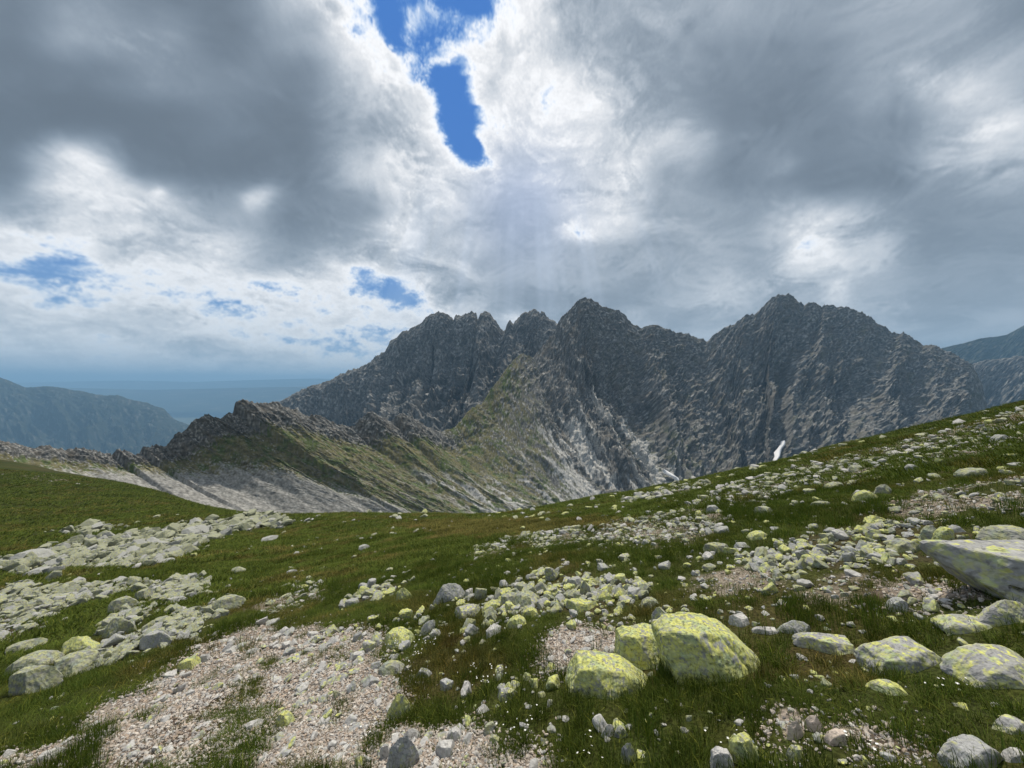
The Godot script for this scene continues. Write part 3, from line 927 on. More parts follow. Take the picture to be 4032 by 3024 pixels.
	# the plain far below, out to the horizon
	var P := PackedVector3Array()
	var C := PackedColorArray()
	var cols := 97
	var rows := 40
	var pn := noise(311, 1.0 / 900.0, 4)
	for j in rows:
		var r := lerpf(300.0, 30000.0, pow(float(j) / (rows - 1), 2.0))
		for i in cols:
			var an := TAU * i / (cols - 1)
			var p := Vector3(sin(an) * r, -1000.0, -cos(an) * r)
			P.append(p)
			C.append(mixc(Color(0.05, 0.06, 0.03), Color(0.16, 0.15, 0.09), 0.5 + pn.get_noise_2d(p.x, p.z) * 1.3))
	var o := put("valley_plain", grid_mesh(P, C, cols, rows, false), M.far_land)
	tag(o, "", "", "", "structure")
	snow(A, [[3082, 1738], [3078, 1752], [3070, 1768], [3062, 1782], [3056, 1798], [3050, 1818]], [9, 10, 12, 12, 11, 9], "narrow white snow strip in the gully below the broad summit")
	snow(A, [[2610, 1852], [2622, 1862], [2640, 1874], [2656, 1884], [2668, 1896]], [7, 13, 14, 11, 7], "small white snow patch at the foot of the pale scree")

func snow(A: Dictionary, line: Array, half: Array, label: String) -> void:
	var P: PackedVector3Array = A.points
	var best := []
	var gap := []
	for p in line:
		best.append(Vector3.ZERO)
		gap.append(1e9)
	for k in range(A.cols * 12, P.size()):
		var p := P[k]
		var px := CX + F * p.x / -p.z
		var py := CY - F * (p.y - EYE) / -p.z
		if px < 2550 or px > 3150 or py < 1700 or py > 1930: continue
		for q in line.size():
			var d: float = Vector2(px - line[q][0], py - line[q][1]).length_squared()
			if d < 220.0 and (gap[q] > 220.0 or -p.z < -best[q].z) or (gap[q] > 220.0 and d < gap[q]):
				gap[q] = minf(d, gap[q])
				best[q] = p
	var V := PackedVector3Array()
	var C := PackedColorArray()
	for q in line.size():
		var z: float = -best[q].z
		var mid := Vector3((line[q][0] - CX) / F * z, EYE + (CY - line[q][1]) / F * z, -z)
		var toward := Vector3(0, 0.55, 0.83)
		var w: float = half[q] / F * z * rng.randf_range(0.8, 1.15)
		mid.x += rng.randfn() * 1.5
		for e in 7:
			var f := (e - 3) / 3.0
			V.append(mid + Vector3(f * w, 0, 0) + toward * (7.0 - 6.0 * f * f))
			C.append(Color.WHITE)
	var o := put("snow_patch", grid_mesh(V, C, 7, line.size(), false), M.snow)
	tag(o, label, "snow patch")

func build_stones() -> void:
	for k in 14: stone_meshes.append(random_stone(3, 500 + k * 31, 44.0, 0.06))
	for k in 5: small_meshes.append(random_stone(1, 900 + k * 17, 24.0, 0.05))
	var made := []     # [x, z, radius] so that scattered stones keep off the traced ones
	# ---- the traced boulders
	var big_rock := outline_stone(5, [[-1, 0.95], [-0.85, 1.0], [1, 0.98], [1, 0], [-0.35, 0], [-0.5, 0.1], [-0.88, 0.62]], 0.72, 11, [
		{"n": Vector3(0.12, 1, 0.1).normalized(), "d": -0.02, "wide": 0.028, "deep": 0.16, "where": Vector3(0, 0, 1), "least": 0.2},
		{"n": Vector3(1, 0.15, 0).normalized(), "d": 0.0, "wide": 0.028, "deep": 0.16, "where": Vector3(0, -1, 0), "least": 0.0}])
	var wedge := outline_stone(5, [[-1, 0.78], [-0.85, 0.93], [-0.3, 1], [0.11, 0.935], [0.28, 0.84], [0.63, 0.48], [1, 0.12], [0.9, -0.1], [-0.8, -0.1]], 1.1, 12, [{"n": Vector3(0.75, 0.6, 0.1).normalized(), "d": 0.33, "wide": 0.03, "deep": 0.05}])
	var block := outline_stone(5, [[-1, 0.0], [-0.98, 0.55], [-0.93, 0.85], [-0.7, 0.97], [0.2, 1], [0.85, 0.88], [1, 0.3], [0.9, -0.1], [-0.9, -0.1]], 1.25, 13, [{"n": Vector3(-0.1, 1, 0.2).normalized(), "d": 0.02, "wide": 0.02, "deep": 0.04, "where": Vector3(-1, 0, 0), "least": -0.4}])
	var lump := outline_stone(5, [[-1, 0.2], [-0.75, 0.92], [-0.5, 1], [0.3, 0.87], [0.6, 0.6], [1, 0.2], [1, -0.1], [-1, -0.1]], 0.9, 14)
	var hump := outline_stone(5, [[-1, 0.2], [-0.85, 0.65], [-0.4, 0.85], [0.1, 1], [0.3, 0.97], [0.6, 0.6], [1, 0.0], [0.9, -0.1], [-0.95, -0.1]], 0.76, 15)
	var dome := outline_stone(5, [[-1, 0.05], [-0.7, 0.65], [-0.4, 0.9], [0, 1], [0.6, 0.95], [1, 0.7], [1, -0.1], [-1, -0.1]], 0.85, 16)
	var kinds := {
		"slab": [[[-1, 0.4], [-0.7, 0.8], [-0.2, 1], [0.6, 0.95], [1, 0.5], [0.95, -0.1], [-1, -0.1]], 0.6],
		"spike": [[[-1, 0.1], [-0.75, 0.7], [-0.35, 0.95], [0.12, 1], [0.62, 0.62], [1, 0.15], [0.9, -0.1], [-0.9, -0.1]], 1.1],
		"cube": [[[-1, 0.0], [-0.95, 0.75], [-0.6, 0.95], [0.3, 1], [0.85, 0.8], [1, 0.2], [0.9, -0.1], [-0.9, -0.1]], 1.1],
		"knoll": [[[-1, 0.05], [-0.75, 0.6], [-0.3, 0.95], [0.2, 1], [0.7, 0.7], [1, 0.2], [1, -0.1], [-1, -0.1]], 0.9]}
	var shapes := {}
	for kind: String in kinds:
		for v in 5:
			var out: Array = kinds[kind][0]
			if v % 2 == 1:      # mirrored
				out = out.map(func(p): return [-p[0], p[1]])
				out.reverse()
			shapes["%s%d" % [kind, v]] = outline_stone(4, out, kinds[kind][1], 40 + v * 3 + kind.length(), [], 56.0, 0.09, 3 if kind == "spike" else 2)
	var slab := "slab"
	var spike := "spike"
	var cube := "cube"
	var knoll := "knoll"
	var B: Material = M.stone_bright
	var S: Material = M.stone_some
	var G: Material = M.stone_grey
	var W: Material = M.stone_pale
	var FD: Material = M.stone_field
	var list := [
		[3775, 4400, 2150, 2405, M.stone_slab, "huge grey rock with an overhanging side, lichen patches and a crack", big_rock, 0.8],
		[2600, 3045, 2433, 2668, B, "large wedge-shaped boulder covered in yellow-green lichen, sloping to a point", wedge, 0.75],
		[2432, 2656, 2472, 2620, B, "squarish lichen boulder leaning against the large wedge-shaped boulder", block, 0.8],
		[2237, 2570, 2584, 2735, B, "low lichen boulder in front of the squarish one, beside the pink gravel", lump, 0.7],
		[3432, 3751, 2526, 2650, S, "humped grey boulder with a yellow lichen stripe, in dark grass", hump, 0.7],
		[3791, 4110, 2572, 2710, S, "rounded mottled boulder downhill of the huge cracked rock", dome, 0.8],
		[3159, 3411, 2508, 2580, S, "low long boulder with yellow lichen crest sunk in grass", slab, 0.6],
		[3727, 3952, 2435, 2492, S, "flat tapering stone just below the huge cracked rock", slab, 0.7],
		[3903, 4050, 2374, 2458, S, "tilted split stone leaning at the foot of the huge cracked rock", spike, 0.8],
		[3903, 4100, 2072, 2146, FD, "angular boulder with a dark hollow side behind the huge rock", cube, 0.8],
		[3505, 3584, 2350, 2412, G, "round pale boulder with one yellow lichen patch", knoll, 0.9],
		[3083, 3192, 2450, 2498, G, "pointed pale grey stone beside a flat whitish slab", spike, 0.7],
		[2974, 3089, 2472, 2501, W, "flat whitish slab between the wedge boulder and a pointed stone", slab, 0.6],
		[2870, 2974, 2420, 2468, W, "broken pale slab uphill of the wedge-shaped boulder", slab, 0.8],
		[3438, 3569, 2687, 2737, B, "small yellow lichen stone in the grass below the humped boulder", knoll, 0.7],
		[2803, 2882, 2943, 3040, W, "upright whitish block at the lower edge of the meadow", cube, 0.8],
		[2880, 2985, 2890, 3010, B, "lichen-yellow block behind the upright whitish block", cube, 0.8],
		[3107, 3174, 2936, 2998, B, "small square stone half white and half yellow", cube, 0.8],
		[3174, 3235, 2821, 2881, M.stone_pink, "small pinkish pointed stone in dark grass", spike, 0.7],
		[3105, 3160, 2842, 2912, M.stone_pink, "slim pinkish splinter standing beside a pinkish pointed stone", spike, 0.6],
		[3260, 3352, 2872, 2935, M.stone_pink, "flat pinkish slab on bare gravel among dark grass", slab, 0.7],
		[3721, 3952, 2915, 3050, G, "long grey stone overgrown by grass blades", slab, 0.7],
		[3933, 4070, 2830, 2888, S, "lichen stone overgrown by grass, uphill of the long grey stone", knoll, 0.7],
		[3970, 4060, 2952, 3006, W, "pale rounded stone next to the long grey overgrown stone", knoll, 0.8],
		[1715, 1818, 2305, 2365, G, "pale triangular boulder alone on the open turf", spike, 0.8],
		[1563, 1620, 2320, 2364, B, "small yellow pyramid-shaped stone at the end of a stone row", spike, 0.8],
		[1490, 1626, 2475, 2542, B, "bright lichen boulder with white flowers in front, beside gravel", knoll, 0.7],
		[1535, 1611, 2742, 2822, B, "upright pointed yellow lichen block at the gravel edge", spike, 0.8],
		[1478, 1587, 2608, 2656, FD, "low flat lichen stone on the gravel edge", knoll, 0.7],
		[2571, 2635, 2396, 2455, S, "pointed stone with one white face, uphill of the squarish lichen boulder", spike, 0.9],
		[2523, 2602, 2353, 2392, FD, "rounded lichen stone at the end of the stone heap", knoll, 0.8],
		[1399, 1456, 2145, 2170, G, "pale flat-topped stone alone on distant turf", slab, 0.8],
		[1640, 1700, 2634, 2668, G, "small pale stone amid the flowers by the gravel", slab, 0.8],
		[1939, 2049, 2712, 2757, S, "low stone, white in the middle and yellow at both ends", slab, 0.6],
		[1496, 1538, 2924, 2990, W, "upright pale grey slab on the stony rubble patch", cube, 0.5],
		[1538, 1645, 2912, 3030, G, "large leaning grey stone on the stony rubble patch", spike, 0.7],
		[1709, 1806, 2921, 2985, W, "pale stone with a yellow tint on the stony rubble patch", slab, 0.9],
		[1757, 1822, 2864, 2918, W, "white block at the top of the stony rubble patch", knoll, 0.8],
		[1585, 1648, 2876, 2918, W, "white wedge stone above the leaning grey stone", spike, 0.8],
		[2371, 2425, 2858, 2899, W, "small pale stone paired with a lichen stone in deep grass", spike, 0.8],
		[2419, 2474, 2858, 2905, S, "small lichen stone paired with a pale stone in deep grass", knoll, 0.8],
		[2450, 2504, 2934, 3008, S, "tall lichen-tipped stone at the lower edge of the deep grass", spike, 0.8],
		[1769, 1915, 2387, 2431, S, "long low boulder at the near end of the stone heap", slab, 0.7],
		[1897, 1985, 2366, 2406, B, "yellow lichen boulder beside the long low one of the heap", knoll, 0.8],
		[1995, 2080, 2425, 2468, B, "yellow lichen stone lying just downhill of the stone heap", knoll, 0.8],
		[2055, 2125, 2392, 2432, B, "rounded yellow stone at the foot of the stone heap", knoll, 0.8],
		[1970, 2050, 2335, 2385, FD, "grey-green block within the stone heap, leaning on a wider one", cube, 0.8],
		[2010, 2130, 2330, 2388, FD, "widest grey-green boulder of the stone heap", knoll, 0.8],
		[2215, 2370, 2362, 2408, B, "long yellow slab along the foot of the stone heap", slab, 0.6],
		[2240, 2300, 2270, 2312, G, "grey block on top of the stone heap", cube, 0.8],
		[2285, 2325, 2290, 2345, FD, "upright lichen block standing in the stone heap", spike, 0.8],
		[0, 213, 2622, 2730, FD, "long lichen slab at the lower end of the block field", slab, 0.5],
		[12, 200, 2578, 2645, FD, "rounded lichen slab behind the long slab of the block field", knoll, 0.6],
		[200, 365, 2570, 2658, FD, "broad square lichen slab in the block field", cube, 0.7],
		[0, 150, 2530, 2572, FD, "thin lichen slab above the rounded slab of the block field", slab, 0.6],
		[237, 358, 2516, 2572, B, "angular yellow block uphill of the broad square slab", spike, 0.8],
		[419, 524, 2350, 2408, FD, "long block on turf between two arms of the block field", slab, 0.8],
		[522, 601, 2318, 2364, FD, "second long block touching the one on turf between block fields", slab, 0.8],
		[814, 954, 2347, 2401, FD, "long leaning lichen slab at the tip of the block field", slab, 0.7],
		[413, 510, 2441, 2504, FD, "sharp-edged block with one dark end in the block field", spike, 0.7],
		[541, 656, 2484, 2553, G, "grey tilted slab with dark underside in the block field", slab, 0.7],
		[693, 790, 2590, 2638, B, "yellow lichen slab alone between grass and gravel", slab, 0.7],
		[137, 228, 2960, 2997, W, "white flat stone alone in the grass at the gravel's edge", slab, 0.8],
		[899, 957, 2235, 2258, FD, "pale pyramid-shaped stone on open turf beside the block field", spike, 0.8],
		[1118, 1167, 2244, 2264, G, "small flat pale stone on open turf", slab, 0.8],
		[1009, 1091, 2114, 2133, G, "long flat pale slab on turf at the block field's far end", slab, 0.7],
		[30, 176, 2166, 2212, G, "large pale boulder at the upper rim of the block field", knoll, 0.7],
		[97, 176, 2239, 2267, G, "flat-topped pale block just below the large pale boulder", cube, 0.8],
		[699, 778, 2075, 2109, G, "bulky grey boulder in the farthest part of the block field", knoll, 0.8],
		[966, 1002, 2038, 2064, G, "rounded grey boulder where block field meets scree", knoll, 0.8],
		[1082, 1150, 2800, 2857, B, "lichen-topped stone sunk in grass amid the gravel", knoll, 0.8],
		[954, 1027, 2843, 2875, W, "pale flat stone sunk in grass amid the gravel", slab, 0.8],
		[2952, 3037, 2090, 2121, B, "bright yellow lichen stone alone on the turf above the heap", knoll, 0.8],
		[2773, 2888, 2136, 2176, FD, "long tilted lichen slab on turf beside thin gravel", slab, 0.7],
		[3514, 3630, 2120, 2176, FD, "greenish domed block in the heap next to the huge rock", knoll, 0.8],
		[3690, 3765, 2069, 2127, B, "lichen boulder at the upper end of the heap", knoll, 0.8],
		[3633, 3702, 2071, 2124, FD, "grey-green block at the upper end of the heap", spike, 0.8],
		[3912, 3975, 1707, 1737, G, "rounded pale boulder high on the stony slope", knoll, 0.8],
		[3566, 3617, 1825, 1855, G, "round pale stone on the stony slope", knoll, 0.8],
		[3248, 3344, 1896, 1921, FD, "long flat slab on turf of the slope", slab, 0.7],
		[3370, 3455, 1928, 1973, B, "bright lichen boulder halfway up the slope", knoll, 0.8],
		[3455, 3510, 1910, 1943, FD, "lichen block touching the bright boulder halfway up the slope", spike, 0.8],
		[3787, 3912, 1840, 1873, FD, "long flat stone slab high on the slope", slab, 0.7],
		[3204, 3289, 1972, 1998, FD, "flat-topped lichen slab on the mid slope", slab, 0.8],
		[2972, 3057, 1992, 2024, FD, "tilted lichen slab on the mid slope beside turf", slab, 0.8],
		[2787, 2835, 1987, 2017, G, "pale block on the mid slope", cube, 0.8],
		[2817, 2887, 2072, 2098, G, "pale flat stone on the turf above thin gravel", slab, 0.8]]
	for q in list:
		var shape: Mesh = shapes[q[6] + str(rng.randi() % 5)] if q[6] is String else q[6]
		var o := boulder("boulder", q[0], q[1], q[2], q[3], q[4], q[5], "boulder", "", shape, q[7], 0.0 if q[6] is Mesh else rng.randf_range(-0.3, 0.3))
		made.append(Vector3(o.position.x, o.position.z, o.transform.basis.x.length()))
		if -o.position.z < 14.0: mark(o.position.x, -o.position.z, minf(o.transform.basis.x.length() * 0.72, 0.9))
	# ---- the rest: scattered by field, the largest as things of their own
	var cand := []
	scatter_in(cand, "field", 4700, 8.0, 48.0, 0, 0.44)
	scatter_in(cand, "heap", 1150, 9.0, 50.0, 1, 0.48)
	scatter_in(cand, "stony", 2600, 7.0, 30.0, 2, 0.4)
	scatter_in(cand, "gravel", 700, 10.0, 44.0, 4, 0.4)
	scatter_open(cand, 1900, 7.0, 34.0, 3)
	scatter_near(cand, 640)
	var keep := []
	for c in cand:
		var ok := true
		for m: Vector3 in made:
			if Vector2(c.p.x - m.x, c.p.z - m.y).length() < m.z * 0.75 + c.size * 0.3:
				ok = false
				break
		if ok: keep.append(c)
	keep.sort_custom(func(a, b): return a.show > b.show)
	var places := [
		["in the far arm of the block field below the scree", "in the middle arm of the block field", "in the small block patch tipping the middle arm", "in the lower arm of the block field beside the gravel", "in the short block strip above the lower arm", "in the thin block strip on the far meadow"],
		["in the stone heap uphill of the lichen boulders", "in the stone heap beside the huge cracked rock", "in the short stone row on open turf"],
		["in the thin gravel band of the mid slope", "in the stony band along the slope's crest", "in the stony patch above the huge rock", "in the pale gravel strip below the crest", "in the small stony patch amid hollow turf", "in the line of small stones below the heap"],
		["lying singly on open meadow turf"],
		["on the bare pinkish gravel"]]
	var tones := ["pale grey", "lichen-speckled", "yellow lichen-covered", "grey-green"]
	var mats := [[M.stone_field, 3], [M.stone_field, 3], [M.stone_some, 1], [M.stone_bright, 2], [M.stone_grey, 0], [M.stone_pale, 0]]
	var pick := [[0, 0, 0, 4, 0], [0, 0, 3, 2, 4], [0, 4, 0, 2, 5], [0, 4, 3, 2, 5], [5, 5, 4, 5, 2]]
	var rest := {}
	for n in keep.size():
		var c: Dictionary = keep[n]
		var mk: int = pick[c.kind][rng.randi() % 5]
		var at := Vector3(c.p.x, c.p.y + c.size * c.flat * (0.22 if c.kind < 2 else 0.3), c.p.z)
		if c.kind == 4 and in_zone("turf", to_polar(c.p)): continue
		if -c.p.z < 12.0 and c.size > 0.03: mark(c.p.x, -c.p.z, c.size * 0.5 + 0.04)
		var size := Vector3(c.size * 0.62, c.size * c.flat * 0.75, c.size * 0.5)
		var turn := rng.randf() * TAU
		var lie := Basis(Vector3.BACK, 0.22) if c.p.x < -1.0 else Basis(Vector3.BACK, 0.12)     # stones lie along the slope
		var loose := 0.3 if c.kind < 2 else 0.25
		var tilt := Vector2(rng.randfn() * loose, rng.randfn() * loose)
		var mesh_no := rng.randi() % stone_meshes.size()
		if n < 300:
			var o := put("stone", stone_meshes[mesh_no], mats[mk][0])
			o.transform = Transform3D(lie * Basis.from_euler(Vector3(tilt.x, turn, tilt.y)).scaled_local(size), at)
			var where: Array = places[c.kind]
			var spot: String = where[mini(c.no, where.size() - 1)]
			var form := "flat" if c.flat < 0.42 else ("blocky" if c.flat > 0.62 else "angular")
			if absf(tilt.x) + absf(tilt.y) > 0.55: form = "tilted " + form
			tag(o, tones[mats[mk][1]] + " " + form + " stone " + spot, "stone", "stones " + spot)
		else:
			var key := "%d_%d" % [mk, mesh_no % 6]
			if not rest.has(key): rest[key] = []
			rest[key].append(Transform3D(lie * Basis.from_euler(Vector3(tilt.x, turn, tilt.y)).scaled_local(size), at))
	var small := []
	for k in 6: small.append(random_stone(2, 700 + k * 13, 40.0, 0.06))
	for key: String in rest:
		var mk := int(key.split("_")[0])
		many("scattered_stones", small[int(key.split("_")[1])], mats[mk][0], rest[key], [], tones[mats[mk][1]] + " small stones strewn over meadow, heaps and block field", "stones")
	pebbles()

func many(called: String, mesh: Mesh, mat: Material, places: Array, colors: Array, label: String, category: String) -> void:
	var mm := MultiMesh.new()
	mm.transform_format = MultiMesh.TRANSFORM_3D
	mm.use_colors = colors.size() > 0
	mm.mesh = mesh
	mm.instance_count = places.size()
	for k in places.size():
		mm.set_instance_transform(k, places[k])
		if colors.size() > 0: mm.set_instance_color(k, colors[k])
	var o := MultiMeshInstance3D.new()
	o.name = numbered(called)
	o.multimesh = mm
	o.material_override = mat
	add_child(o, true)
	tag(o, label, category, "", "stuff")

func bounds(poly: PackedVector2Array) -> Rect2:
	var r := Rect2(poly[0], Vector2.ZERO)
	for p in poly: r = r.expand(p)
	return r

func area_of(poly: PackedVector2Array) -> float:
	var s := 0.0
	for k in poly.size(): s += poly[k].cross(poly[(k + 1) % poly.size()])
	return absf(s) * 0.5

func scatter_in(cand: Array, called: String, count: int, lo: float, hi: float, kind: int, flat: float) -> void:
	var total := 0.0
	for poly in zones[called]: total += area_of(poly)
	for no in zones[called].size():
		var poly: PackedVector2Array = zones[called][no]
		var box := bounds(poly)
		var want := int(count * area_of(poly) / total)
		var tries := 0
		while want > 0 and tries < 60000:
			tries += 1
			var q := box.position + Vector2(rng.randf(), rng.randf()) * box.size
			if not Geometry2D.is_point_in_polygon(q, poly): continue
			want -= 1
			var qq := q + Vector2(rng.randfn() * 0.012, rng.randfn() * 0.02)
			add_cand(cand, qq, lo, hi, kind, flat, no)

func scatter_open(cand: Array, count: int, lo: float, hi: float, kind: int) -> void:
	var density := noise(77, 0.09, 3)
	var n := 0
	while n < count:
		var q := Vector2(rng.randf_range(-1.0, 1.02), log(1.9) + pow(rng.randf(), 0.8) * (log(90.0) - log(1.9)))
		var x := sin(q.x) * exp(q.y)
		var zf := cos(q.x) * exp(q.y)
		var likely := 0.18 + 0.5 * sm(-0.1, 0.9, q.x) + density.get_noise_2d(x, zf) * 0.9
		if rng.randf() > likely: continue
		n += 1
		add_cand(cand, q, lo, hi * (0.8 + 0.3 * sm(0.0, 1.0, q.x)), kind, 0.4)

func scatter_near(cand: Array, count: int) -> void:
	# pale stones showing through the turf round the path
	var patchy := noise(78, 0.8, 3)
	var n := 0
	while n < count:
		var q := Vector2(rng.randf_range(-0.55, 1.0), log(lerpf(1.6, 8.0, rng.randf())))
		var x := sin(q.x) * exp(q.y)
		var zf := cos(q.x) * exp(q.y)
		if rng.randf() > 0.35 + patchy.get_noise_2d(x, zf) * 1.3: continue
		n += 1
		add_cand(cand, q, 11.0, 52.0, 3, 0.50)

func add_cand(cand: Array, q: Vector2, lo: float, hi: float, kind: int, flat: float, no := 0) -> void:
	var r := exp(q.y)
	var x := sin(q.x) * r
	var zf := cos(q.x) * r
	if zf < 1.0: return
	var w := lo * pow(hi / lo, pow(rng.randf(), 1.8))
	var size := w / F * zf
	if zf > 4.0 or size < 0.2:
		cand.append({"p": Vector3(x, ground_y(x, zf), -zf), "size": size, "show": w, "kind": kind, "flat": flat * rng.randf_range(0.7, 1.6), "no": no})

func pebbles() -> void:
	var places := []
	var colors := []
	for k in 5:
		places.append([])
		colors.append([])
	var shades := [Color(0.44, 0.385, 0.33), Color(0.48, 0.43, 0.38), Color(0.38, 0.355, 0.33), Color(0.50, 0.475, 0.44), Color(0.37, 0.295, 0.235), Color(0.41, 0.35, 0.30), Color(0.30, 0.28, 0.265)]
	for called in ["gravel", "stony"]:
		for poly: PackedVector2Array in zones[called]:
			var box := bounds(poly)
			var want := int(area_of(poly) * (125000.0 if called == "gravel" else 42000.0))
			for k in want:
				var q := box.position + Vector2(rng.randf(), rng.randf()) * box.size
				if not Geometry2D.is_point_in_polygon(q, poly): continue
				q += Vector2(rng.randfn() * 0.03, rng.randfn() * 0.055)
				var r := exp(q.y)
				var x := sin(q.x) * r
				var zf := cos(q.x) * r
				if zf < 0.8: continue
				if called == "stony" and nz_edge.get_noise_2d(x * 0.8, zf * 0.8) < -0.15: continue
				var s := (0.005 + 0.014 * pow(rng.randf(), 3.0)) * (0.55 + 0.45 * r / 3.0)
				if r > 12.0: s = 0.014 + 0.05 * pow(rng.randf(), 2.5) * r / 30.0
				var b := Basis.from_euler(Vector3(rng.randfn() * 0.4, rng.randf() * TAU, rng.randfn() * 0.4)).scaled_local(Vector3(s, s * rng.randf_range(0.45, 0.8), s * rng.randf_range(0.6, 0.95)))
				var n := rng.randi() % 5
				places[n].append(Transform3D(b, Vector3(x, ground_y(x, zf) + s * 0.25, -zf)))
				var c: Color = shades[rng.randi() % shades.size()]
				colors[n].append(c * rng.randf_range(0.75, 1.12))
	for n in 5:
		many("gravel", small_meshes[n], M.pebble, places[n], colors[n], "pinkish beige gravel chips on the bare patches of the meadow", "gravel")

func tuft(seed_: int, blades: int, spread: float, tall: float, wide: float, lean: float) -> ArrayMesh:
	var r := RandomNumberGenerator.new()
	r.seed = seed_
	var V := PackedVector3Array()
	var N := PackedVector3Array()
	var C := PackedColorArray()
	var I := PackedInt32Array()
	for k in blades:
		var an := r.randf() * TAU
		var root := Vector3(cos(an), 0, sin(an)) * spread * sqrt(r.randf())
		var out := Vector3(cos(an + r.randfn() * 0.7), 0, sin(an + r.randfn() * 0.7))
		var h := tall * r.randf_range(0.45, 1.15)
		var bend := lean * r.randf_range(0.2, 1.3) * h
		var face := r.randf() * TAU
		var side := Vector3(cos(face), 0, sin(face)) * wide * r.randf_range(0.6, 1.3)
		var m := root + out * bend * 0.35 + Vector3(0, h * 0.6, 0)
		var tip := root + out * bend + Vector3(0, h * lerpf(1.0, 0.8, minf(1.0, bend / h)), 0)
		var base := V.size()
		V.append_array(PackedVector3Array([root - side - Vector3(0, 0.03, 0), root + side - Vector3(0, 0.03, 0), m - side * 0.7, m + side * 0.7, tip]))
		var n := side.cross(tip - root).normalized()
		var tone := Color(1, 1, 1)
		var pickc := r.randf()
		if pickc > 0.88: tone = Color(1.0, 0.8, 0.62)
		elif pickc > 0.6: tone = Color(0.66, 0.64, 0.54)
		else: tone = Color(0.46, 0.50, 0.43) * r.randf_range(0.8, 1.1)
		for e in 5:
			N.append(n)
			C.append(tone)
		I.append_array(PackedInt32Array([base, base + 2, base + 1, base + 1, base + 2, base + 3, base + 2, base + 4, base + 3]))
	var arr := []
	arr.resize(Mesh.ARRAY_MAX)
	arr[Mesh.ARRAY_VERTEX] = V
	arr[Mesh.ARRAY_NORMAL] = N
	arr[Mesh.ARRAY_COLOR] = C
	arr[Mesh.ARRAY_INDEX] = I
	var m2 := ArrayMesh.new()
	m2.add_surface_from_arrays(Mesh.PRIMITIVE_TRIANGLES, arr)
	return m2

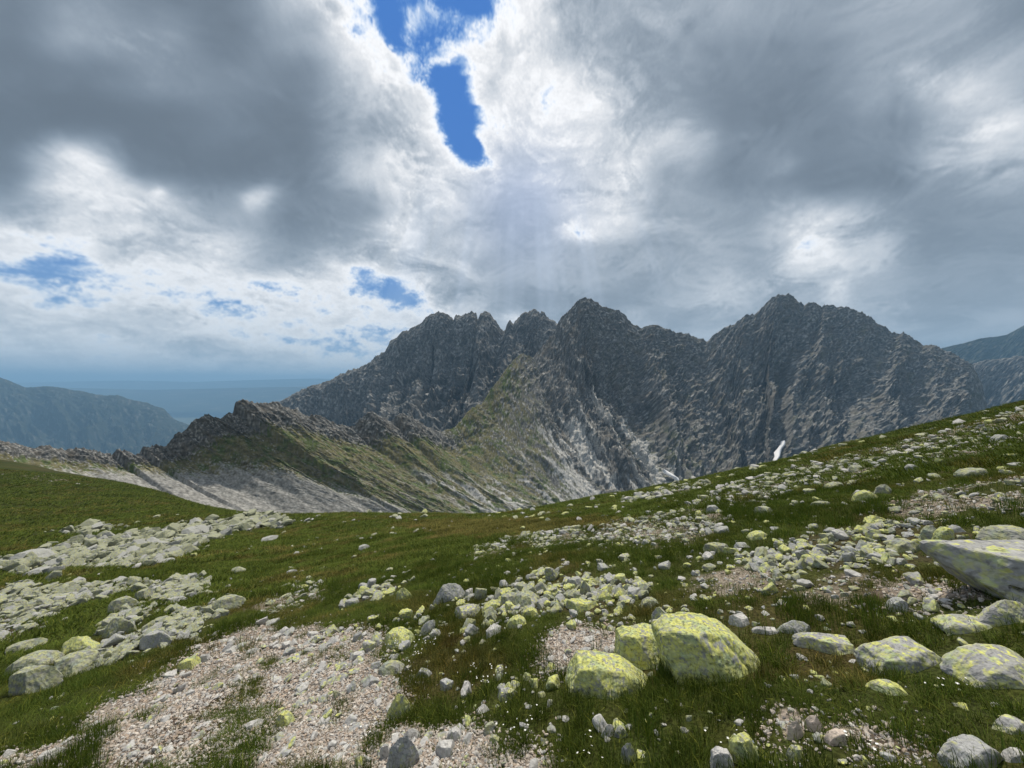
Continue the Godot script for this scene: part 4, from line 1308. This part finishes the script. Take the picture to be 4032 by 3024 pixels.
func build_grass() -> void:
	var near := [tuft(1, 26, 0.055, 0.13, 0.0016, 0.6), tuft(2, 22, 0.06, 0.10, 0.0018, 0.9), tuft(3, 20, 0.05, 0.16, 0.0015, 0.4)]
	var far := [tuft(4, 16, 0.07, 0.11, 0.0045, 0.8), tuft(5, 16, 0.08, 0.09, 0.005, 1.0)]
	var places := [[], [], [], [], []]
	var colors := [[], [], [], [], []]
	var tone := noise(91, 0.35, 4)
	var wide := noise(92, 0.05, 3)
	var bare := noise(93, 1.7, 3)
	var bands := [[1.2, 3.5, 820, 1.0], [3.5, 7.0, 520, 1.1], [7.0, 14.0, 200, 1.6], [14.0, 30.0, 62, 2.4], [30.0, 60.0, 17, 4.0], [60.0, 110.0, 5, 6.0], [110.0, 260.0, 2.4, 9.0]]
	var greens := Color(0.128, 0.172, 0.036)
	var reds := Color(0.27, 0.195, 0.085)
	for bi in bands.size():
		var b: Array = bands[bi]
		var span := 2.16
		var area: float = 0.5 * span * (b[1] * b[1] - b[0] * b[0])
		for k in int(area * b[2]):
			var r := sqrt(lerpf(b[0] * b[0], b[1] * b[1], rng.randf()))
			var az := (rng.randf() - 0.5) * span
			if bi == 6 and az > -0.45: continue
			var x := sin(az) * r
			var zf := cos(az) * r
			var q := Vector2(az + tone.get_noise_2d(x, zf) * 0.07, log(r) + nz_edge.get_noise_2d(x, zf) * 0.12)
			var e := bare.get_noise_2d(x, zf)
			var grow := 1.0
			if in_zone("turf", q): grow = 0.9
			elif in_zone("gravel", q): grow = 0.02 + 0.75 * sm(0.22, 0.42, e)
			elif in_zone("field", q): grow = 0.10
			elif in_zone("heap", q): grow = 0.2
			elif in_zone("stony", q): grow = 0.30 + 0.5 * sm(0.0, 0.3, e)
			else: grow = 1.0 - 0.5 * sm(0.3, 0.5, e)
			if r < 14.0 and trodden.has(Vector2i(int(floor(x / 0.08)), int(floor(zf / 0.08)))): grow *= 0.12
			if rng.randf() > grow: continue
			var kind := 0
			if bi < 3: kind = rng.randi() % 3
			else: kind = 3 + rng.randi() % 2
			var red := in_zone("sedge", q)
			var n := tone.get_noise_2d(x, zf) + wide.get_noise_2d(x, zf) * 0.7
			var c := greens.lerp(reds, clampf(sm(0.12, 0.6, n) * 0.5 + (0.45 if red else 0.0), 0, 0.95)) * rng.randf_range(0.65, 1.35)
			var sc: float = b[3] * rng.randf_range(0.75, 1.25)
			var tall: float = (0.34 + 0.62 * sm(-0.45, 0.6, nz_edge.get_noise_2d(x * 0.35, zf * 0.35))) * lerpf(1.0, sc, 0.35)
			if in_zone("turf", q): tall *= 1.1
			var clump := nz_clump.get_noise_2d(x, zf)
			if r < 14.0:
				tall *= 0.8 + 0.55 * sm(0.15, 0.5, clump)
				if clump > 0.3: c = c.lerp(Color(0.16, 0.24, 0.05), 0.5)
			places[kind].append(Transform3D(Basis(Vector3.UP, rng.randf() * TAU).scaled_local(Vector3(sc, tall, sc)), Vector3(x, ground_y(x, zf) - 0.005, -zf)))
			colors[kind].append(c)
	for k in 5:
		many("grass", (near + far)[k], M.grass, places[k], colors[k], "short dark green alpine grass covering the meadow", "grass")
	# small white flowers
	var petals := []
	var spots := [[1640, 2560], [1700, 2555], [1850, 2670], [1960, 2665], [1640, 2600], [2060, 2900], [3730, 2745], [1420, 2940], [2330, 2990], [2900, 2990], [1560, 2560], [1900, 2720], [3450, 3005], [2000, 2880], [1380, 2660]]
	for s in spots:
		var h := ground_hit(s[0], s[1])
		for k in rng.randi_range(4, 12):
			var x := h.x + rng.randfn() * 0.07
			var zf := -h.z + rng.randfn() * 0.07
			petals.append(Transform3D(Basis.from_euler(Vector3(rng.randfn() * 0.3 + 0.4, rng.randf() * TAU, 0)).scaled_local(Vector3.ONE * rng.randf_range(0.8, 1.4)), Vector3(x, ground_y(x, zf) + rng.randf_range(0.07, 0.13), -zf)))
	var V := PackedVector3Array()
	var I := PackedInt32Array()
	V.append(Vector3.ZERO)
	for k in 10:
		var an := TAU * k / 10.0
		var rr := 0.007 if k % 2 == 0 else 0.0035
		V.append(Vector3(cos(an) * rr, 0.002, sin(an) * rr))
	for k in 10: I.append_array(PackedInt32Array([0, 1 + k, 1 + (k + 1) % 10]))
	many("white_flowers", finish(V, I), M.petal, petals, [], "tiny white flowers dotted through the grass", "flowers")
